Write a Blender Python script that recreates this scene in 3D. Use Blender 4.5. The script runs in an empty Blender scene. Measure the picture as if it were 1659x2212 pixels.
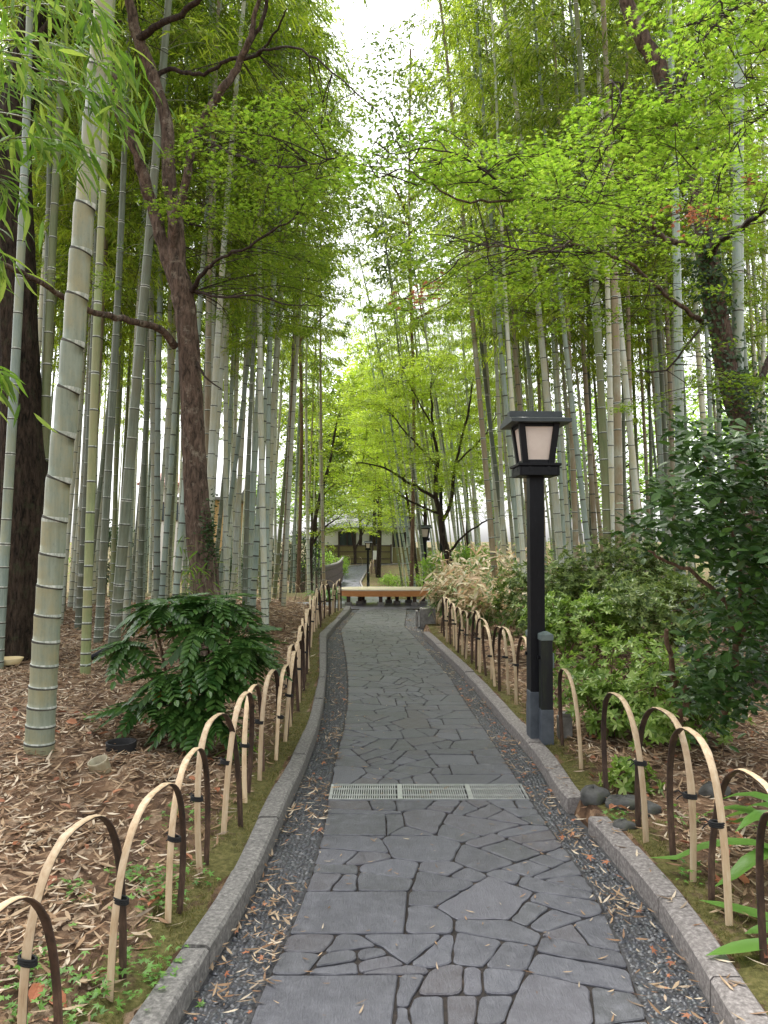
import bpy, math, random
import numpy as np
from mathutils import Vector, Matrix
PI = math.pi
random.seed(7); rng = np.random.default_rng(11)
C = bpy.context.scene
COL = C.collection

# ------------------------------------------------------------------ camera
F, CU, CV = 1661.0, 829.5, 1106.0          # focal length and centre in 1659x2212 units
TH = math.atan(59 / F)
CAMZ = 1.6
cam = bpy.data.cameras.new('camera'); cam.sensor_fit = 'HORIZONTAL'; cam.sensor_width = 36
cam.lens = 36 * F / 1659; cam.clip_start = .05; cam.clip_end = 2000
camo = bpy.data.objects.new('camera', cam); COL.objects.link(camo)
camo.location = (0, 0, CAMZ); camo.rotation_euler = (PI / 2 + TH, 0, 0)
C.camera = camo
# ------------------------------------------------------------------ sky and light
SUN_EL, SUN_AZ = math.radians(62), math.radians(-25)
w = bpy.data.worlds.new('World'); C.world = w; w.use_nodes = True
nt = w.node_tree; bg = nt.nodes['Background']
sky = nt.nodes.new('ShaderNodeTexSky'); sky.sky_type = 'NISHITA'; sky.sun_disc = False
sky.sun_elevation = SUN_EL; sky.sun_rotation = SUN_AZ
sky.air_density = 1.0; sky.dust_density = 3.0; sky.ozone_density = 1.0
hs = nt.nodes.new('ShaderNodeHueSaturation'); hs.inputs['Saturation'].default_value = .10
nt.links.new(sky.outputs[0], hs.inputs['Color']); nt.links.new(hs.outputs[0], bg.inputs[0])
bg.inputs[1].default_value = .12
sl = bpy.data.lights.new('sun', 'SUN'); sl.energy = 1.5; sl.angle = math.radians(11); sl.color = (1, .96, .9)
so = bpy.data.objects.new('sun', sl); COL.objects.link(so)
d_ = Vector((math.sin(SUN_AZ) * math.cos(SUN_EL), math.cos(SUN_AZ) * math.cos(SUN_EL), math.sin(SUN_EL)))
so.rotation_euler = d_.to_track_quat('Z', 'Y').to_euler(); so.location = (0, 0, 30)
C.view_settings.view_transform = 'Standard'; C.view_settings.look = 'None'
C.view_settings.gamma = 1; C.view_settings.exposure = 1.95
C.render.resolution_x = 768; C.render.resolution_y = 1024
C.render.engine = 'CYCLES'
C.cycles.max_bounces = 8; C.cycles.transmission_bounces = 6; C.cycles.diffuse_bounces = 5

# ------------------------------------------------------------------ pixel -> place
def ray(u, v):
    a = (u - CU) / F; b = (CV - v) / F
    return np.array([a, math.cos(TH) - b * math.sin(TH), math.sin(TH) + b * math.cos(TH)])
def pt(u, v, Y):
    d = ray(u, v); return np.array([0, 0, CAMZ]) + d * (Y / d[1])
def gp(u, v, z=0.):
    d = ray(u, v); return np.array([0, 0, CAMZ]) + d * ((z - CAMZ) / d[2])
def curve_xy(pts, z):
    P = np.array([gp(u, v, z) for u, v in pts]); P = P[np.argsort(P[:, 1])]
    return P[:, 1], P[:, 0]
def mk(pts, z, near, far=None):
    y, x = curve_xy(pts, z); y = np.concatenate([[near[0]], y]); x = np.concatenate([[near[1]], x])
    if far: y = np.append(y, far[0]); x = np.append(x, far[1])
    ys = np.linspace(y[0], y[-1], 400); xs = np.interp(ys, y, x)
    k = np.ones(13) / 13; xp = np.pad(xs, 6, mode='edge'); xs = np.convolve(xp, k, 'valid')
    return lambda q: np.interp(q, ys, xs)
KZ = .085
path_l = mk([(542.5, 2181), (620, 2031), (667, 1909), (697, 1804), (711, 1725), (722, 1650), (740, 1585), (750, 1530), (752, 1480), (747.6, 1426), (739.7, 1381), (736, 1362), (749, 1346), (767, 1325), (780, 1313)], 0, (.8, -.42))
path_r = mk([(1394, 2209), (1369, 2109), (1332, 2029), (1292, 1944), (1264, 1886), (1229, 1848), (1174, 1771), (1147, 1731), (1099, 1656), (1067, 1606), (994, 1501), (974, 1466), (919, 1401), (874, 1353), (879, 1316)], 0, (.8, .84))
kl_in = mk([(345, 2212), (430, 2079), (517, 1944), (556, 1869), (580, 1814), (602, 1766), (630, 1699), (650, 1659), (685, 1571), (699, 1506), (705, 1436), (705, 1371), (735, 1336), (755, 1316)], KZ, (.8, -.75))
kl_out = mk([(267, 2212), (365, 2079), (465, 1944), (520, 1844), (582, 1709), (617, 1656), (667, 1556), (690, 1456), (690, 1366), (724, 1337), (741, 1316)], KZ, (.8, -.86))
kr_in = mk([(1590, 2209), (1554, 2146), (1502, 2056), (1419, 1929), (1334, 1831), (1274, 1761), (1219, 1719), (1184, 1664), (1169, 1636), (1094, 1551), (1029, 1476), (974, 1421), (912, 1363), (907, 1320)], KZ, (.8, 1.06))
kr_out = lambda q: kr_in(q) + .115
def sst(t): t = np.clip(t, 0, 1); return t * t * (3 - 2 * t)
def base_z(y):
    return -1.05 * sst((y - 20) / 18) + .85 * sst((y - 42) / 9)
def farpath_x(y):   # centre line of the path beyond the bench
    return np.interp(y, [19, 26, 32, 38, 44.5, 51, 60], [-.4, -.9, -1.35, -1.55, -2.05, -1.55, 2.5])
def vnoise(x, y, s):
    x = x * s; y = y * s
    return (np.sin(x * 1.7 + 2.1 * np.sin(y * .9)) + np.sin(y * 2.3 + 1.3 * np.sin(x * 1.9 + .5)) + np.sin((x + y) * 1.1 + 1.7)) / 3
def gz(x, y):
    x = np.asarray(x, float); y = np.asarray(y, float)
    yc = np.clip(y, .8, 17.8)
    dl = (kl_out(yc) + .05) - x; dr = x - (kr_in(yc) + .06)
    zl = .065 + .22 * sst(dl / 2.0) + .03 * vnoise(x, y, 1.3) * sst(dl / .5)
    zr = .065 + .10 * sst(dr / 2.5) + .03 * vnoise(x, y, 1.1) * sst(dr / .5)
    z = np.where(dl > 0, zl, np.where(dr > 0, zr, -.06))
    far = sst((y - 17.2) / .8)
    fx = np.abs(x - farpath_x(y))
    zf = np.where((y < 20.6) & (x > -11) & (x < 1.75), -.05, np.where(fx < .75, -.05, .06 * sst((fx - .75) / .5) + .03 * vnoise(x, y, .7) * sst((fx - .8) / 1)))
    zz = z * (1 - far) + zf * far + base_z(y)
    return zz
def gzf(x, y): return float(gz(x, y))

# ------------------------------------------------------------------ mesh helpers
class Acc:
    def __init__(s): s.V = []; s.T = []; s.Q = []; s.tm = []; s.qm = []; s.n = 0
    def add(s, V, faces, m=0):
        V = np.asarray(V, float).reshape(-1, 3); faces = np.asarray(faces)
        if len(faces) == 0: return
        s.V.append(V); (s.T if faces.shape[1] == 3 else s.Q).append(faces + s.n)
        mm = np.full(len(faces), m) if np.isscalar(m) else np.asarray(m)
        (s.tm if faces.shape[1] == 3 else s.qm).append(mm); s.n += len(V)
    def mesh(s, name, mats, smooth=False):
        me = bpy.data.meshes.new(name)
        V = np.concatenate(s.V); T = np.concatenate(s.T) if s.T else np.zeros((0, 3), int); Q = np.concatenate(s.Q) if s.Q else np.zeros((0, 4), int)
        me.vertices.add(len(V)); me.vertices.foreach_set('co', V.astype(np.float32).ravel())
        loops = np.concatenate([T.ravel(), Q.ravel()]).astype(np.int32)
        me.loops.add(len(loops)); me.loops.foreach_set('vertex_index', loops)
        n = len(T) + len(Q); me.polygons.add(n)
        st = np.concatenate([np.arange(len(T)) * 3, len(T) * 3 + np.arange(len(Q)) * 4]).astype(np.int32)
        me.polygons.foreach_set('loop_start', st)
        mi = np.concatenate([np.concatenate(s.tm) if s.tm else np.zeros(0), np.concatenate(s.qm) if s.qm else np.zeros(0)]).astype(np.int32)
        for m in mats: me.materials.append(m)
        me.polygons.foreach_set('material_index', mi)
        me.polygons.foreach_set('use_smooth', np.full(n, smooth))
        me.update(calc_edges=True); me.validate()
        return me
    def box(s, c, h, m=0, R=None, top=1.0, shift=(0, 0)):
        """box centred at c with half sizes h; top scales the upper face"""
        sg = np.array([[-1, -1, -1], [1, -1, -1], [1, 1, -1], [-1, 1, -1], [-1, -1, 1], [1, -1, 1], [1, 1, 1], [-1, 1, 1]], float)
        V = sg * np.array(h); V[4:, :2] = V[4:, :2] * top + np.array(shift)
        if R is not None: V = V @ np.array(R).T
        s.add(V + np.array(c), [[0, 3, 2, 1], [4, 5, 6, 7], [0, 1, 5, 4], [1, 2, 6, 5], [2, 3, 7, 6], [3, 0, 4, 7]], m)
    def tube(s, P, r, n=8, m=0, cap=True):
        P = np.asarray(P, float); k = len(P); r = np.broadcast_to(r, (k,))
        T = np.gradient(P, axis=0); T /= np.linalg.norm(T, axis=1)[:, None] + 1e-9
        ref = np.array([1., 0, 0]) if abs(T[0][0]) < .8 else np.array([0, 1., 0])
        a = np.linspace(0, 2 * PI, n, endpoint=False); V = []
        for i in range(k):
            U = ref - T[i] * (ref @ T[i]); U /= np.linalg.norm(U); W = np.cross(T[i], U); ref = U
            V.append(P[i] + r[i] * (np.outer(np.cos(a), U) + np.outer(np.sin(a), W)))
        V = np.concatenate(V); i = np.arange(k - 1)[:, None] * n; j = np.arange(n)[None]; j2 = (j + 1) % n
        Q = np.stack([i + j, i + j2, i + n + j2, i + n + j], -1).reshape(-1, 4)
        mm = m if np.isscalar(m) else np.repeat(np.asarray(m), n)
        s.add(V, Q, mm)
        if cap:
            for e, idx in ((0, np.arange(n)[::-1]), (k - 1, np.arange(n) + (k - 1) * n)):
                c = P[e]; vv = np.vstack([V[idx], c]); s.add(vv, [[q, (q + 1) % n, n] for q in range(n)], (m if np.isscalar(m) else m[0]))
    def scatter(s, tv, tf, pos, ax, nr, sc, m=0):
        """copies of template (x = along leaf, y = across, z = up) at pos"""
        pos = np.asarray(pos, float); ax = np.asarray(ax, float); nr = np.asarray(nr, float)
        if len(pos) == 0: return
        ax = ax / (np.linalg.norm(ax, axis=1)[:, None] + 1e-9)
        y = np.cross(nr, ax); y /= np.linalg.norm(y, axis=1)[:, None] + 1e-9; z = np.cross(ax, y)
        sc = np.broadcast_to(sc, (len(pos),))
        V = pos[:, None] + sc[:, None, None] * (tv[None, :, 0:1] * ax[:, None] + tv[None, :, 1:2] * y[:, None] + tv[None, :, 2:3] * z[:, None])
        Fc = (tf[None] + (np.arange(len(pos)) * len(tv))[:, None, None]).reshape(-1, tf.shape[1])
        s.add(V.reshape(-1, 3), Fc, m)
def smooth_line(P, n=4, jit=0.):
    P = np.asarray(P, float); t = np.arange(len(P)); q = np.linspace(0, len(P) - 1, (len(P) - 1) * n + 1)
    out = []
    for x in q:
        i = min(int(x), len(P) - 2); f = x - i
        p0, p1, p2, p3 = P[max(i - 1, 0)], P[i], P[i + 1], P[min(i + 2, len(P) - 1)]
        out.append(.5 * ((2 * p1) + (-p0 + p2) * f + (2 * p0 - 5 * p1 + 4 * p2 - p3) * f * f + (-p0 + 3 * p1 - 3 * p2 + p3) * f ** 3))
    out = np.array(out)
    if jit: out[1:-1, :3] += rng.normal(0, jit, (len(out) - 2, 3))
    return out
def link(name, me, parent=None, loc=None):
    o = bpy.data.objects.new(name, me); COL.objects.link(o)
    if parent: o.parent = parent
    if loc is not None: o.location = tuple(float(q) for q in loc)
    return o
def tag(o, label=None, cat=None, group=None, kind=None):
    if label: o['label'] = label
    if cat: o['category'] = cat
    if group: o['group'] = group
    if kind: o['kind'] = kind
    return o
def thing(name, label, cat, loc, group=None, rz=0):
    o = bpy.data.objects.new(name, None); COL.objects.link(o); o.empty_display_size = .1
    o.location = tuple(float(q) for q in loc); o.rotation_euler = (0, 0, rz)
    return tag(o, label, cat, group)
def bevel(o, wd, seg=2):
    b = o.modifiers.new('bevel', 'BEVEL'); b.width = wd; b.segments = seg; b.limit_method = 'ANGLE'; return o

# ------------------------------------------------------------------ materials
def nodes(name):
    m = bpy.data.materials.new(name); m.use_nodes = True; t = m.node_tree
    return m, t, t.nodes['Principled BSDF'], t.nodes['Material Output']
def N(t, ty, **k):
    n = t.nodes.new(ty)
    for a, b in k.items(): setattr(n, a, b)
    return n
def ramp(t, fac, stops):
    r = N(t, 'ShaderNodeValToRGB'); e = r.color_ramp.elements
    while len(e) < len(stops): e.new(.5)
    for i, (p, c) in enumerate(stops): e[i].position = p; e[i].color = (*c, 1)
    t.links.new(fac, r.inputs[0]); return r.outputs[0]
def coords(t, scale=(1, 1, 1), obj=True):
    tc = N(t, 'ShaderNodeTexCoord'); mp = N(t, 'ShaderNodeMapping'); mp.inputs['Scale'].default_value = scale
    t.links.new(tc.outputs['Object' if obj else 'Generated'], mp.inputs[0]); return mp.outputs[0]
def noise(t, vec, s, det=4, rough=.6, dist=0):
    n = N(t, 'ShaderNodeTexNoise'); n.inputs['Scale'].default_value = s; n.inputs['Detail'].default_value = det
    n.inputs['Roughness'].default_value = rough; n.inputs['Distortion'].default_value = dist
    if vec is not None: t.links.new(vec, n.inputs['Vector'])
    return n.outputs[0]
def bump(t, h, b, strength=.3, dist=.01):
    n = N(t, 'ShaderNodeBump'); n.inputs['Strength'].default_value = strength; n.inputs['Distance'].default_value = dist
    t.links.new(h, n.inputs['Height']); t.links.new(n.outputs[0], b.inputs['Normal'])
def mix(t, f, a, b):
    m = N(t, 'ShaderNodeMix', data_type='RGBA')
    for s_, v in ((m.inputs[0], f), (m.inputs[6], a), (m.inputs[7], b)):
        if isinstance(v, (float, int)): s_.default_value = v
        elif isinstance(v, tuple): s_.default_value = (*v, 1)
        else: t.links.new(v, s_)
    return m.outputs[2]
def mat(name, stops, scale=8, rough=.6, bmp=.2, bd=.01, stretch=(1, 1, 1), det=5, spec=.5, rnd=0):
    m, t, b, o = nodes(name); v = coords(t, stretch)
    f = noise(t, v, scale, det, .65)
    c = ramp(t, f, stops)
    if rnd:
        oi = N(t, 'ShaderNodeObjectInfo'); hv = N(t, 'ShaderNodeHueSaturation')
        mr = N(t, 'ShaderNodeMapRange'); mr.inputs[3].default_value = 1 - rnd; mr.inputs[4].default_value = 1 + rnd
        t.links.new(oi.outputs['Random'], mr.inputs[0]); t.links.new(mr.outputs[0], hv.inputs['Value']); t.links.new(c, hv.inputs['Color']); c = hv.outputs[0]
    t.links.new(c, b.inputs['Base Color']); b.inputs['Roughness'].default_value = rough
    b.inputs['Specular IOR Level'].default_value = spec
    if bmp: bump(t, f, b, bmp, bd)
    return m
def leafmat(name, cols, trans=.45, rough=.45, spec=.4, tcol=None):
    m, t, b, o = nodes(name)
    g = N(t, 'ShaderNodeNewGeometry'); c = ramp(t, g.outputs['Random Per Island'], [(i / max(1, len(cols) - 1), k) for i, k in enumerate(cols)])
    t.links.new(c, b.inputs['Base Color']); b.inputs['Roughness'].default_value = rough; b.inputs['Specular IOR Level'].default_value = spec
    if trans:
        tr = N(t, 'ShaderNodeBsdfTranslucent'); hv = N(t, 'ShaderNodeHueSaturation'); hv.inputs['Value'].default_value = 1.35; hv.inputs['Saturation'].default_value = 1.05
        t.links.new(c, hv.inputs['Color']); t.links.new(hv.outputs[0], tr.inputs[0])
        mx = N(t, 'ShaderNodeMixShader'); mx.inputs[0].default_value = trans
        t.links.new(b.outputs[0], mx.inputs[1]); t.links.new(tr.outputs[0], mx.inputs[2]); t.links.new(mx.outputs[0], o.inputs[0])
    return m

def ground_mat():
    m, t, b, o = nodes('leaf_strewn_soil'); v = coords(t)
    big = noise(t, v, .9, 5); n1 = noise(t, v, 30, 8, .75); n2 = noise(t, v, 9, 5, .7)
    vo = N(t, 'ShaderNodeTexVoronoi'); vo.inputs['Scale'].default_value = 24; mp = coords(t, (1, .35, 1)); 
    nn = N(t, 'ShaderNodeMix', data_type='RGBA'); nn.inputs[0].default_value = .12; t.links.new(mp, nn.inputs[6])
    nz = N(t, 'ShaderNodeTexNoise'); nz.inputs['Scale'].default_value = 4; t.links.new(v, nz.inputs['Vector']); t.links.new(nz.outputs[1], nn.inputs[7])
    t.links.new(nn.outputs[2], vo.inputs['Vector'])
    litter = ramp(t, vo.outputs['Color'], [(.1, (.06, .034, .020)), (.45, (.17, .100, .058)), (.7, (.28, .18, .11)), (.95, (.42, .31, .21))])
    soil = ramp(t, n1, [(.3, (.045, .028, .018)), (.7, (.14, .085, .055))])
    c = mix(t, ramp(t, n2, [(.36, (0, 0, 0)), (.55, (1, 1, 1))]), soil, litter)
    # moss along the kerbs: attribute baked on vertices = distance from the kerb
    at = N(t, 'ShaderNodeAttribute', attribute_name='moss')
    ma = N(t, 'ShaderNodeMath', operation='ADD'); t.links.new(at.outputs['Fac'], ma.inputs[0]); t.links.new(n2, ma.inputs[1])
    mf = ramp(t, ma.outputs[0], [(.86, (0, 0, 0)), (1.02, (1, 1, 1))])
    moss = ramp(t, n1, [(.3, (.045, .042, .014)), (.48, (.105, .10, .03)), (.62, (.17, .15, .055)), (.78, (.30, .24, .12))])
    c = mix(t, mf, c, moss)
    t.links.new(c, b.inputs['Base Color']); b.inputs['Roughness'].default_value = .9; b.inputs['Specular IOR Level'].default_value = .2
    ms = N(t, 'ShaderNodeMath', operation='ADD'); t.links.new(n1, ms.inputs[0]); t.links.new(vo.outputs['Distance'], ms.inputs[1])
    bump(t, ms.outputs[0], b, .7, .03); return m
def slate_mat():
    m, t, b, o = nodes('dark_slate'); v = coords(t)
    g = N(t, 'ShaderNodeNewGeometry'); n = noise(t, v, 14, 8, .7); s = noise(t, coords(t, (6, 1, 1)), 22, 6, .7, .4)
    c1 = ramp(t, g.outputs['Random Per Island'], [(0, (.052, .053, .064)), (.25, (.088, .090, .108)), (.45, (.060, .063, .069)), (.62, (.108, .110, .134)), (.8, (.074, .064, .070)), (1, (.094, .096, .116))])
    c2 = mix(t, ramp(t, n, [(.42, (0, 0, 0)), (.68, (.75, .75, .75))]), c1, (.145, .147, .165))
    c2 = mix(t, ramp(t, noise(t, v, 2.2, 5), [(.45, (0, 0, 0)), (.75, (.45, .45, .45))]), c2, (.045, .045, .052))
    t.links.new(c2, b.inputs['Base Color'])
    rr = N(t, 'ShaderNodeMapRange'); rr.inputs[3].default_value = .36; rr.inputs[4].default_value = .62; t.links.new(n, rr.inputs[0]); t.links.new(rr.outputs[0], b.inputs['Roughness'])
    b.inputs['Specular IOR Level'].default_value = .75
    ad = N(t, 'ShaderNodeMath', operation='ADD'); t.links.new(n, ad.inputs[0]); t.links.new(s, ad.inputs[1]); bump(t, ad.outputs[0], b, .8, .008)
    return m
def paving_mat():
    m, t, b, o = nodes('far_paving'); v = coords(t)
    vo = N(t, 'ShaderNodeTexVoronoi', feature='DISTANCE_TO_EDGE'); vo.inputs['Scale'].default_value = 2.8; t.links.new(v, vo.inputs['Vector'])
    c = mix(t, ramp(t, vo.outputs[0], [(.02, (0, 0, 0)), (.05, (1, 1, 1))]), (.03, .03, .032), ramp(t, noise(t, v, 6, 6), [(.3, (.12, .12, .15)), (.7, (.20, .20, .25))]))
    t.links.new(c, b.inputs['Base Color']); b.inputs['Roughness'].default_value = .42; bump(t, vo.outputs[0], b, .3, .01); return m
def culm_mat(name, c1, c2, stain, samt):
    m, t, b, o = nodes(name); v = coords(t, (14, 14, 1.1)); v2 = coords(t, (1, 1, .5))
    oi = N(t, 'ShaderNodeObjectInfo'); va = N(t, 'ShaderNodeVectorMath', operation='ADD'); t.links.new(v2, va.inputs[0]); t.links.new(oi.outputs['Location'], va.inputs[1])
    c = ramp(t, noise(t, v, 2.4, 5, .7), [(.32, c1), (.68, c2)])
    lo = 1 - samt
    c = mix(t, ramp(t, noise(t, va.outputs[0], 3.0, 6, .7), [(lo * .62, (0, 0, 0)), (lo * .62 + .2, (.85, .85, .85))]), c, stain)
    c = mix(t, ramp(t, noise(t, v2, 60, 4, .8), [(.55, (0, 0, 0)), (.8, (.5, .5, .5))]), c, tuple(q * .45 for q in c1))
    hv = N(t, 'ShaderNodeHueSaturation'); mr = N(t, 'ShaderNodeMapRange'); mr.inputs[3].default_value = .72; mr.inputs[4].default_value = 1.25
    t.links.new(oi.outputs['Random'], mr.inputs[0]); t.links.new(mr.outputs[0], hv.inputs['Value']); t.links.new(c, hv.inputs['Color'])
    t.links.new(hv.outputs[0], b.inputs['Base Color']); b.inputs['Roughness'].default_value = .42; b.inputs['Specular IOR Level'].default_value = .4
    bump(t, noise(t, v, 5, 3), b, .08, .004)
    return m
def bark_mat(name, c1, c2, c3, sc=1.):
    m, t, b, o = nodes(name); v = coords(t, (5 * sc, 5 * sc, 1.3 * sc)); v2 = coords(t)
    n = noise(t, v, 5, 8, .75, .6); vo = N(t, 'ShaderNodeTexVoronoi'); vo.inputs['Scale'].default_value = 6; t.links.new(v, vo.inputs['Vector'])
    c = ramp(t, n, [(.38, c1), (.60, c2)]); c = mix(t, ramp(t, noise(t, v2, 7, 6, .75), [(.55, (0, 0, 0)), (.66, (.8, .8, .8))]), c, c3)
    t.links.new(c, b.inputs['Base Color']); b.inputs['Roughness'].default_value = .9; b.inputs['Specular IOR Level'].default_value = .2
    ad = N(t, 'ShaderNodeMath', operation='ADD'); t.links.new(n, ad.inputs[0]); t.links.new(vo.outputs[0], ad.inputs[1]); bump(t, ad.outputs[0], b, .9, .03); return m

M = {}
M['ground'] = ground_mat(); M['slate'] = slate_mat(); M['paving'] = paving_mat()
M['joint'] = mat('joint_dirt', [(.35, (.014, .012, .011)), (.6, (.035, .027, .022)), (.8, (.11, .08, .06))], 30, .95, .6, .01)
M['gravel_bed'] = mat('gravel_bed', [(.3, (.03, .03, .034)), (.7, (.07, .068, .068))], 40, .8, .8, .01)
M['pebble'] = leafmat('pebble', [(.035, .038, .048), (.06, .065, .078), (.04, .048, .052), (.055, .058, .066), (.045, .044, .052), (.03, .033, .04), (.16, .16, .165)], 0, .42, .5)
M['granite'] = mat('granite_kerb', [(.30, (.075, .072, .066)), (.5, (.16, .152, .14)), (.72, (.31, .295, .27))], 55, .85, .6, .006, det=8)
M['granite_r'] = mat('granite_kerb_pinkish', [(.30, (.09, .08, .075)), (.5, (.19, .172, .162)), (.72, (.36, .33, .315))], 55, .85, .6, .006, det=8)
M['concrete'] = mat('concrete', [(.3, (.13, .12, .11)), (.7, (.30, .285, .27))], 14, .85, .3, .01)
M['steel'] = mat('grate_steel', [(.3, (.36, .37, .38)), (.7, (.55, .56, .57))], 20, .38, .05); M['steel'].node_tree.nodes['Principled BSDF'].inputs['Metallic'].default_value = .55
M['dark'] = mat('drain_shade_and_pot_black', [(.3, (.012, .012, .012)), (.7, (.02, .02, .02))], 10, .9, 0)  # near black: painted shade below the grate, also the pot's dark metal
M['culm_pale'] = culm_mat('culm_pale', (.36, .41, .35), (.56, .60, .52), (.46, .43, .26), .34)
M['culm_blue'] = culm_mat('culm_blue', (.20, .27, .23), (.35, .42, .36), (.34, .36, .22), .25)
M['culm_green'] = culm_mat('culm_green', (.13, .17, .07), (.23, .27, .115), (.22, .21, .10), .3)
M['culm_dark'] = culm_mat('culm_dark', (.09, .115, .08), (.18, .21, .15), (.13, .13, .08), .3)
M['culm_tan'] = culm_mat('culm_tan', (.30, .31, .22), (.48, .47, .35), (.26, .19, .10), .48)
M['culm_big'] = culm_mat('culm_big', (.22, .27, .20), (.38, .43, .33), (.42, .38, .20), .33)
M['node_w'] = mat('node_bloom', [(.40, (.30, .34, .28)), (.65, (.66, .68, .61))], 40, .8, 0, stretch=(1, 1, .3))
M['node_d'] = mat('node_ring', [(.3, (.03, .032, .026)), (.7, (.09, .085, .065))], 30, .8, 0)
M['twig'] = mat('bamboo_twig', [(.3, (.09, .11, .04)), (.7, (.17, .18, .08))], 10, .6, 0)
M['bl_mid'] = leafmat('bamboo_leaf', [(.07, .125, .016), (.15, .235, .028), (.26, .35, .045), (.04, .075, .012), (.36, .40, .08)], .5, .5, .25)
M['bl_near'] = leafmat('bamboo_leaf_near', [(.10, .20, .028), (.17, .30, .04), (.06, .12, .025), (.32, .43, .08), (.11, .21, .05)], .42, .6, .15)
M['bl_yel'] = leafmat('bamboo_leaf_yellowish', [(.26, .37, .03), (.41, .52, .055), (.15, .24, .025), (.52, .60, .10)], .52)
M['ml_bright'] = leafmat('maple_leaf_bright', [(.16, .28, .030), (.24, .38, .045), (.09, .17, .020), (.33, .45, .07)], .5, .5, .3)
M['ml_far_lit'] = leafmat('maple_leaf_painted_lit', [(.34, .47, .045), (.46, .58, .06), (.22, .34, .035), (.55, .64, .10)], .52, .5, .3)  # far maples: luminous light put into a paler, yellower leaf colour
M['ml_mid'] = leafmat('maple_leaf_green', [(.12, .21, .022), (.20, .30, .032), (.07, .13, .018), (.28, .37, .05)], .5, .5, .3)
M['ml_dark'] = leafmat('maple_leaf_shaded', [(.06, .13, .025), (.10, .19, .03), (.14, .25, .04)], .42, .5, .3)
M['ml_red'] = leafmat('maple_leaf_red', [(.22, .07, .04), (.32, .14, .08), (.16, .06, .035)], .4, .5, .3)
M['cam'] = leafmat('camellia_leaf', [(.022, .060, .012), (.040, .092, .018), (.075, .145, .030), (.028, .065, .016)], .2, .4, .35)
M['mah'] = leafmat('mahonia_leaf', [(.024, .072, .014), (.042, .105, .020), (.085, .17, .036), (.030, .078, .018)], .18, .33, .45)
M['mah_y'] = leafmat('mahonia_yellow', [(.45, .30, .03), (.35, .16, .03)], .2)
M['aza'] = leafmat('azalea_leaf', [(.08, .15, .022), (.15, .25, .035), (.23, .35, .06), (.36, .45, .15)], .32, .42, .35)
M['aza2'] = leafmat('shrub_leaf_dark', [(.04, .075, .015), (.09, .145, .025), (.16, .23, .05), (.28, .33, .12)], .28, .42, .35)
M['hedge'] = leafmat('hedge_leaf', [(.20, .33, .05), (.30, .45, .07), (.13, .24, .045)], .45)
M['ever'] = leafmat('evergreen_leaf', [(.02, .05, .015), (.035, .075, .02), (.06, .11, .03)], .2)
M['sasa_dry'] = leafmat('dry_bamboo_grass', [(.60, .51, .34), (.74, .68, .50), (.40, .30, .18), (.62, .44, .28), (.50, .50, .26)], .3, .6)
M['sasa_g'] = leafmat('bamboo_grass', [(.13, .22, .07), (.20, .30, .10), (.08, .15, .05)], .35, .5)
M['aspi'] = leafmat('aspidistra_leaf', [(.05, .14, .03), (.09, .21, .04), (.16, .32, .06), (.30, .45, .10)], .35, .3, .5)
M['lit'] = leafmat('dry_leaf', [(.18, .11, .062), (.33, .22, .13), (.50, .38, .25), (.09, .052, .032), (.66, .56, .42), (.20, .11, .062), (.40, .27, .16)], .1, .8, .2)
M['lit_red'] = leafmat('russet_leaf', [(.33, .12, .06), (.42, .20, .11), (.25, .10, .06)], .1, .7, .2)
M['weed'] = leafmat('weed_leaf', [(.10, .24, .035), (.17, .34, .06), (.07, .17, .03)], .35)
M['grass'] = leafmat('moss_tuft', [(.08, .085, .02), (.14, .14, .035), (.22, .19, .07), (.30, .24, .12)], .3, .8, .2)
M['bark'] = bark_mat('maple_bark', (.035, .026, .019), (.17, .12, .09), (.30, .26, .20))
M['bark_d'] = bark_mat('dark_bark', (.008, .006, .004), (.060, .043, .030), (.045, .050, .026), 1.0)
M['bark_b'] = bark_mat('branch_bark', (.022, .016, .014), (.07, .05, .04), (.09, .075, .06))
M['bark_t'] = bark_mat('tan_bark', (.10, .06, .04), (.22, .14, .09), (.26, .18, .12))
M['black'] = mat('black_paint', [(.3, (.003, .003, .005)), (.62, (.007, .0075, .010)), (.8, (.02, .021, .024))], 22, .5, .15, .003, stretch=(3, 3, .6), spec=.25)
M['algae'] = mat('weathered_black', [(.45, (.005, .006, .008)), (.6, (.014, .018, .010)), (.8, (.05, .058, .035))], 7, .6, .1, stretch=(3, 3, .5))
M['roofm'] = mat('copper_roof', [(.3, (.022, .030, .034)), (.7, (.05, .062, .068))], 9, .45, .08)
M['capm'] = mat('copper_cap', [(.3, (.09, .12, .115)), (.7, (.17, .21, .20))], 12, .5, .1)
M['sleeve'] = mat('sleeve_grey', [(.3, (.045, .055, .068)), (.7, (.10, .115, .135))], 8, .55, .1)
M['lens'] = mat('lamp_panel', [(.3, (.70, .58, .50)), (.7, (.80, .69, .61))], 6, .5, 0)
M['white'] = mat('white_paint', [(.3, (.72, .72, .70)), (.7, (.82, .82, .80))], 6, .6, 0)
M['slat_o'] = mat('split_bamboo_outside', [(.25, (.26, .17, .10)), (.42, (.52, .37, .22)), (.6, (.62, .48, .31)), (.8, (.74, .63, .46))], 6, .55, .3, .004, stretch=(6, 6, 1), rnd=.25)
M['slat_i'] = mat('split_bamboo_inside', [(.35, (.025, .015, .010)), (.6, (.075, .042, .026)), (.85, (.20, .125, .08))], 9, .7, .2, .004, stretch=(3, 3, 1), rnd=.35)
M['rope'] = mat('black_cord', [(.3, (.006, .006, .006)), (.7, (.02, .02, .02))], 60, .8, .4)
M['benchtop'] = mat('bench_wood', [(.3, (.72, .60, .45)), (.7, (.82, .72, .56))], 12, .5, .1, stretch=(6, 1, 1))
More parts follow.
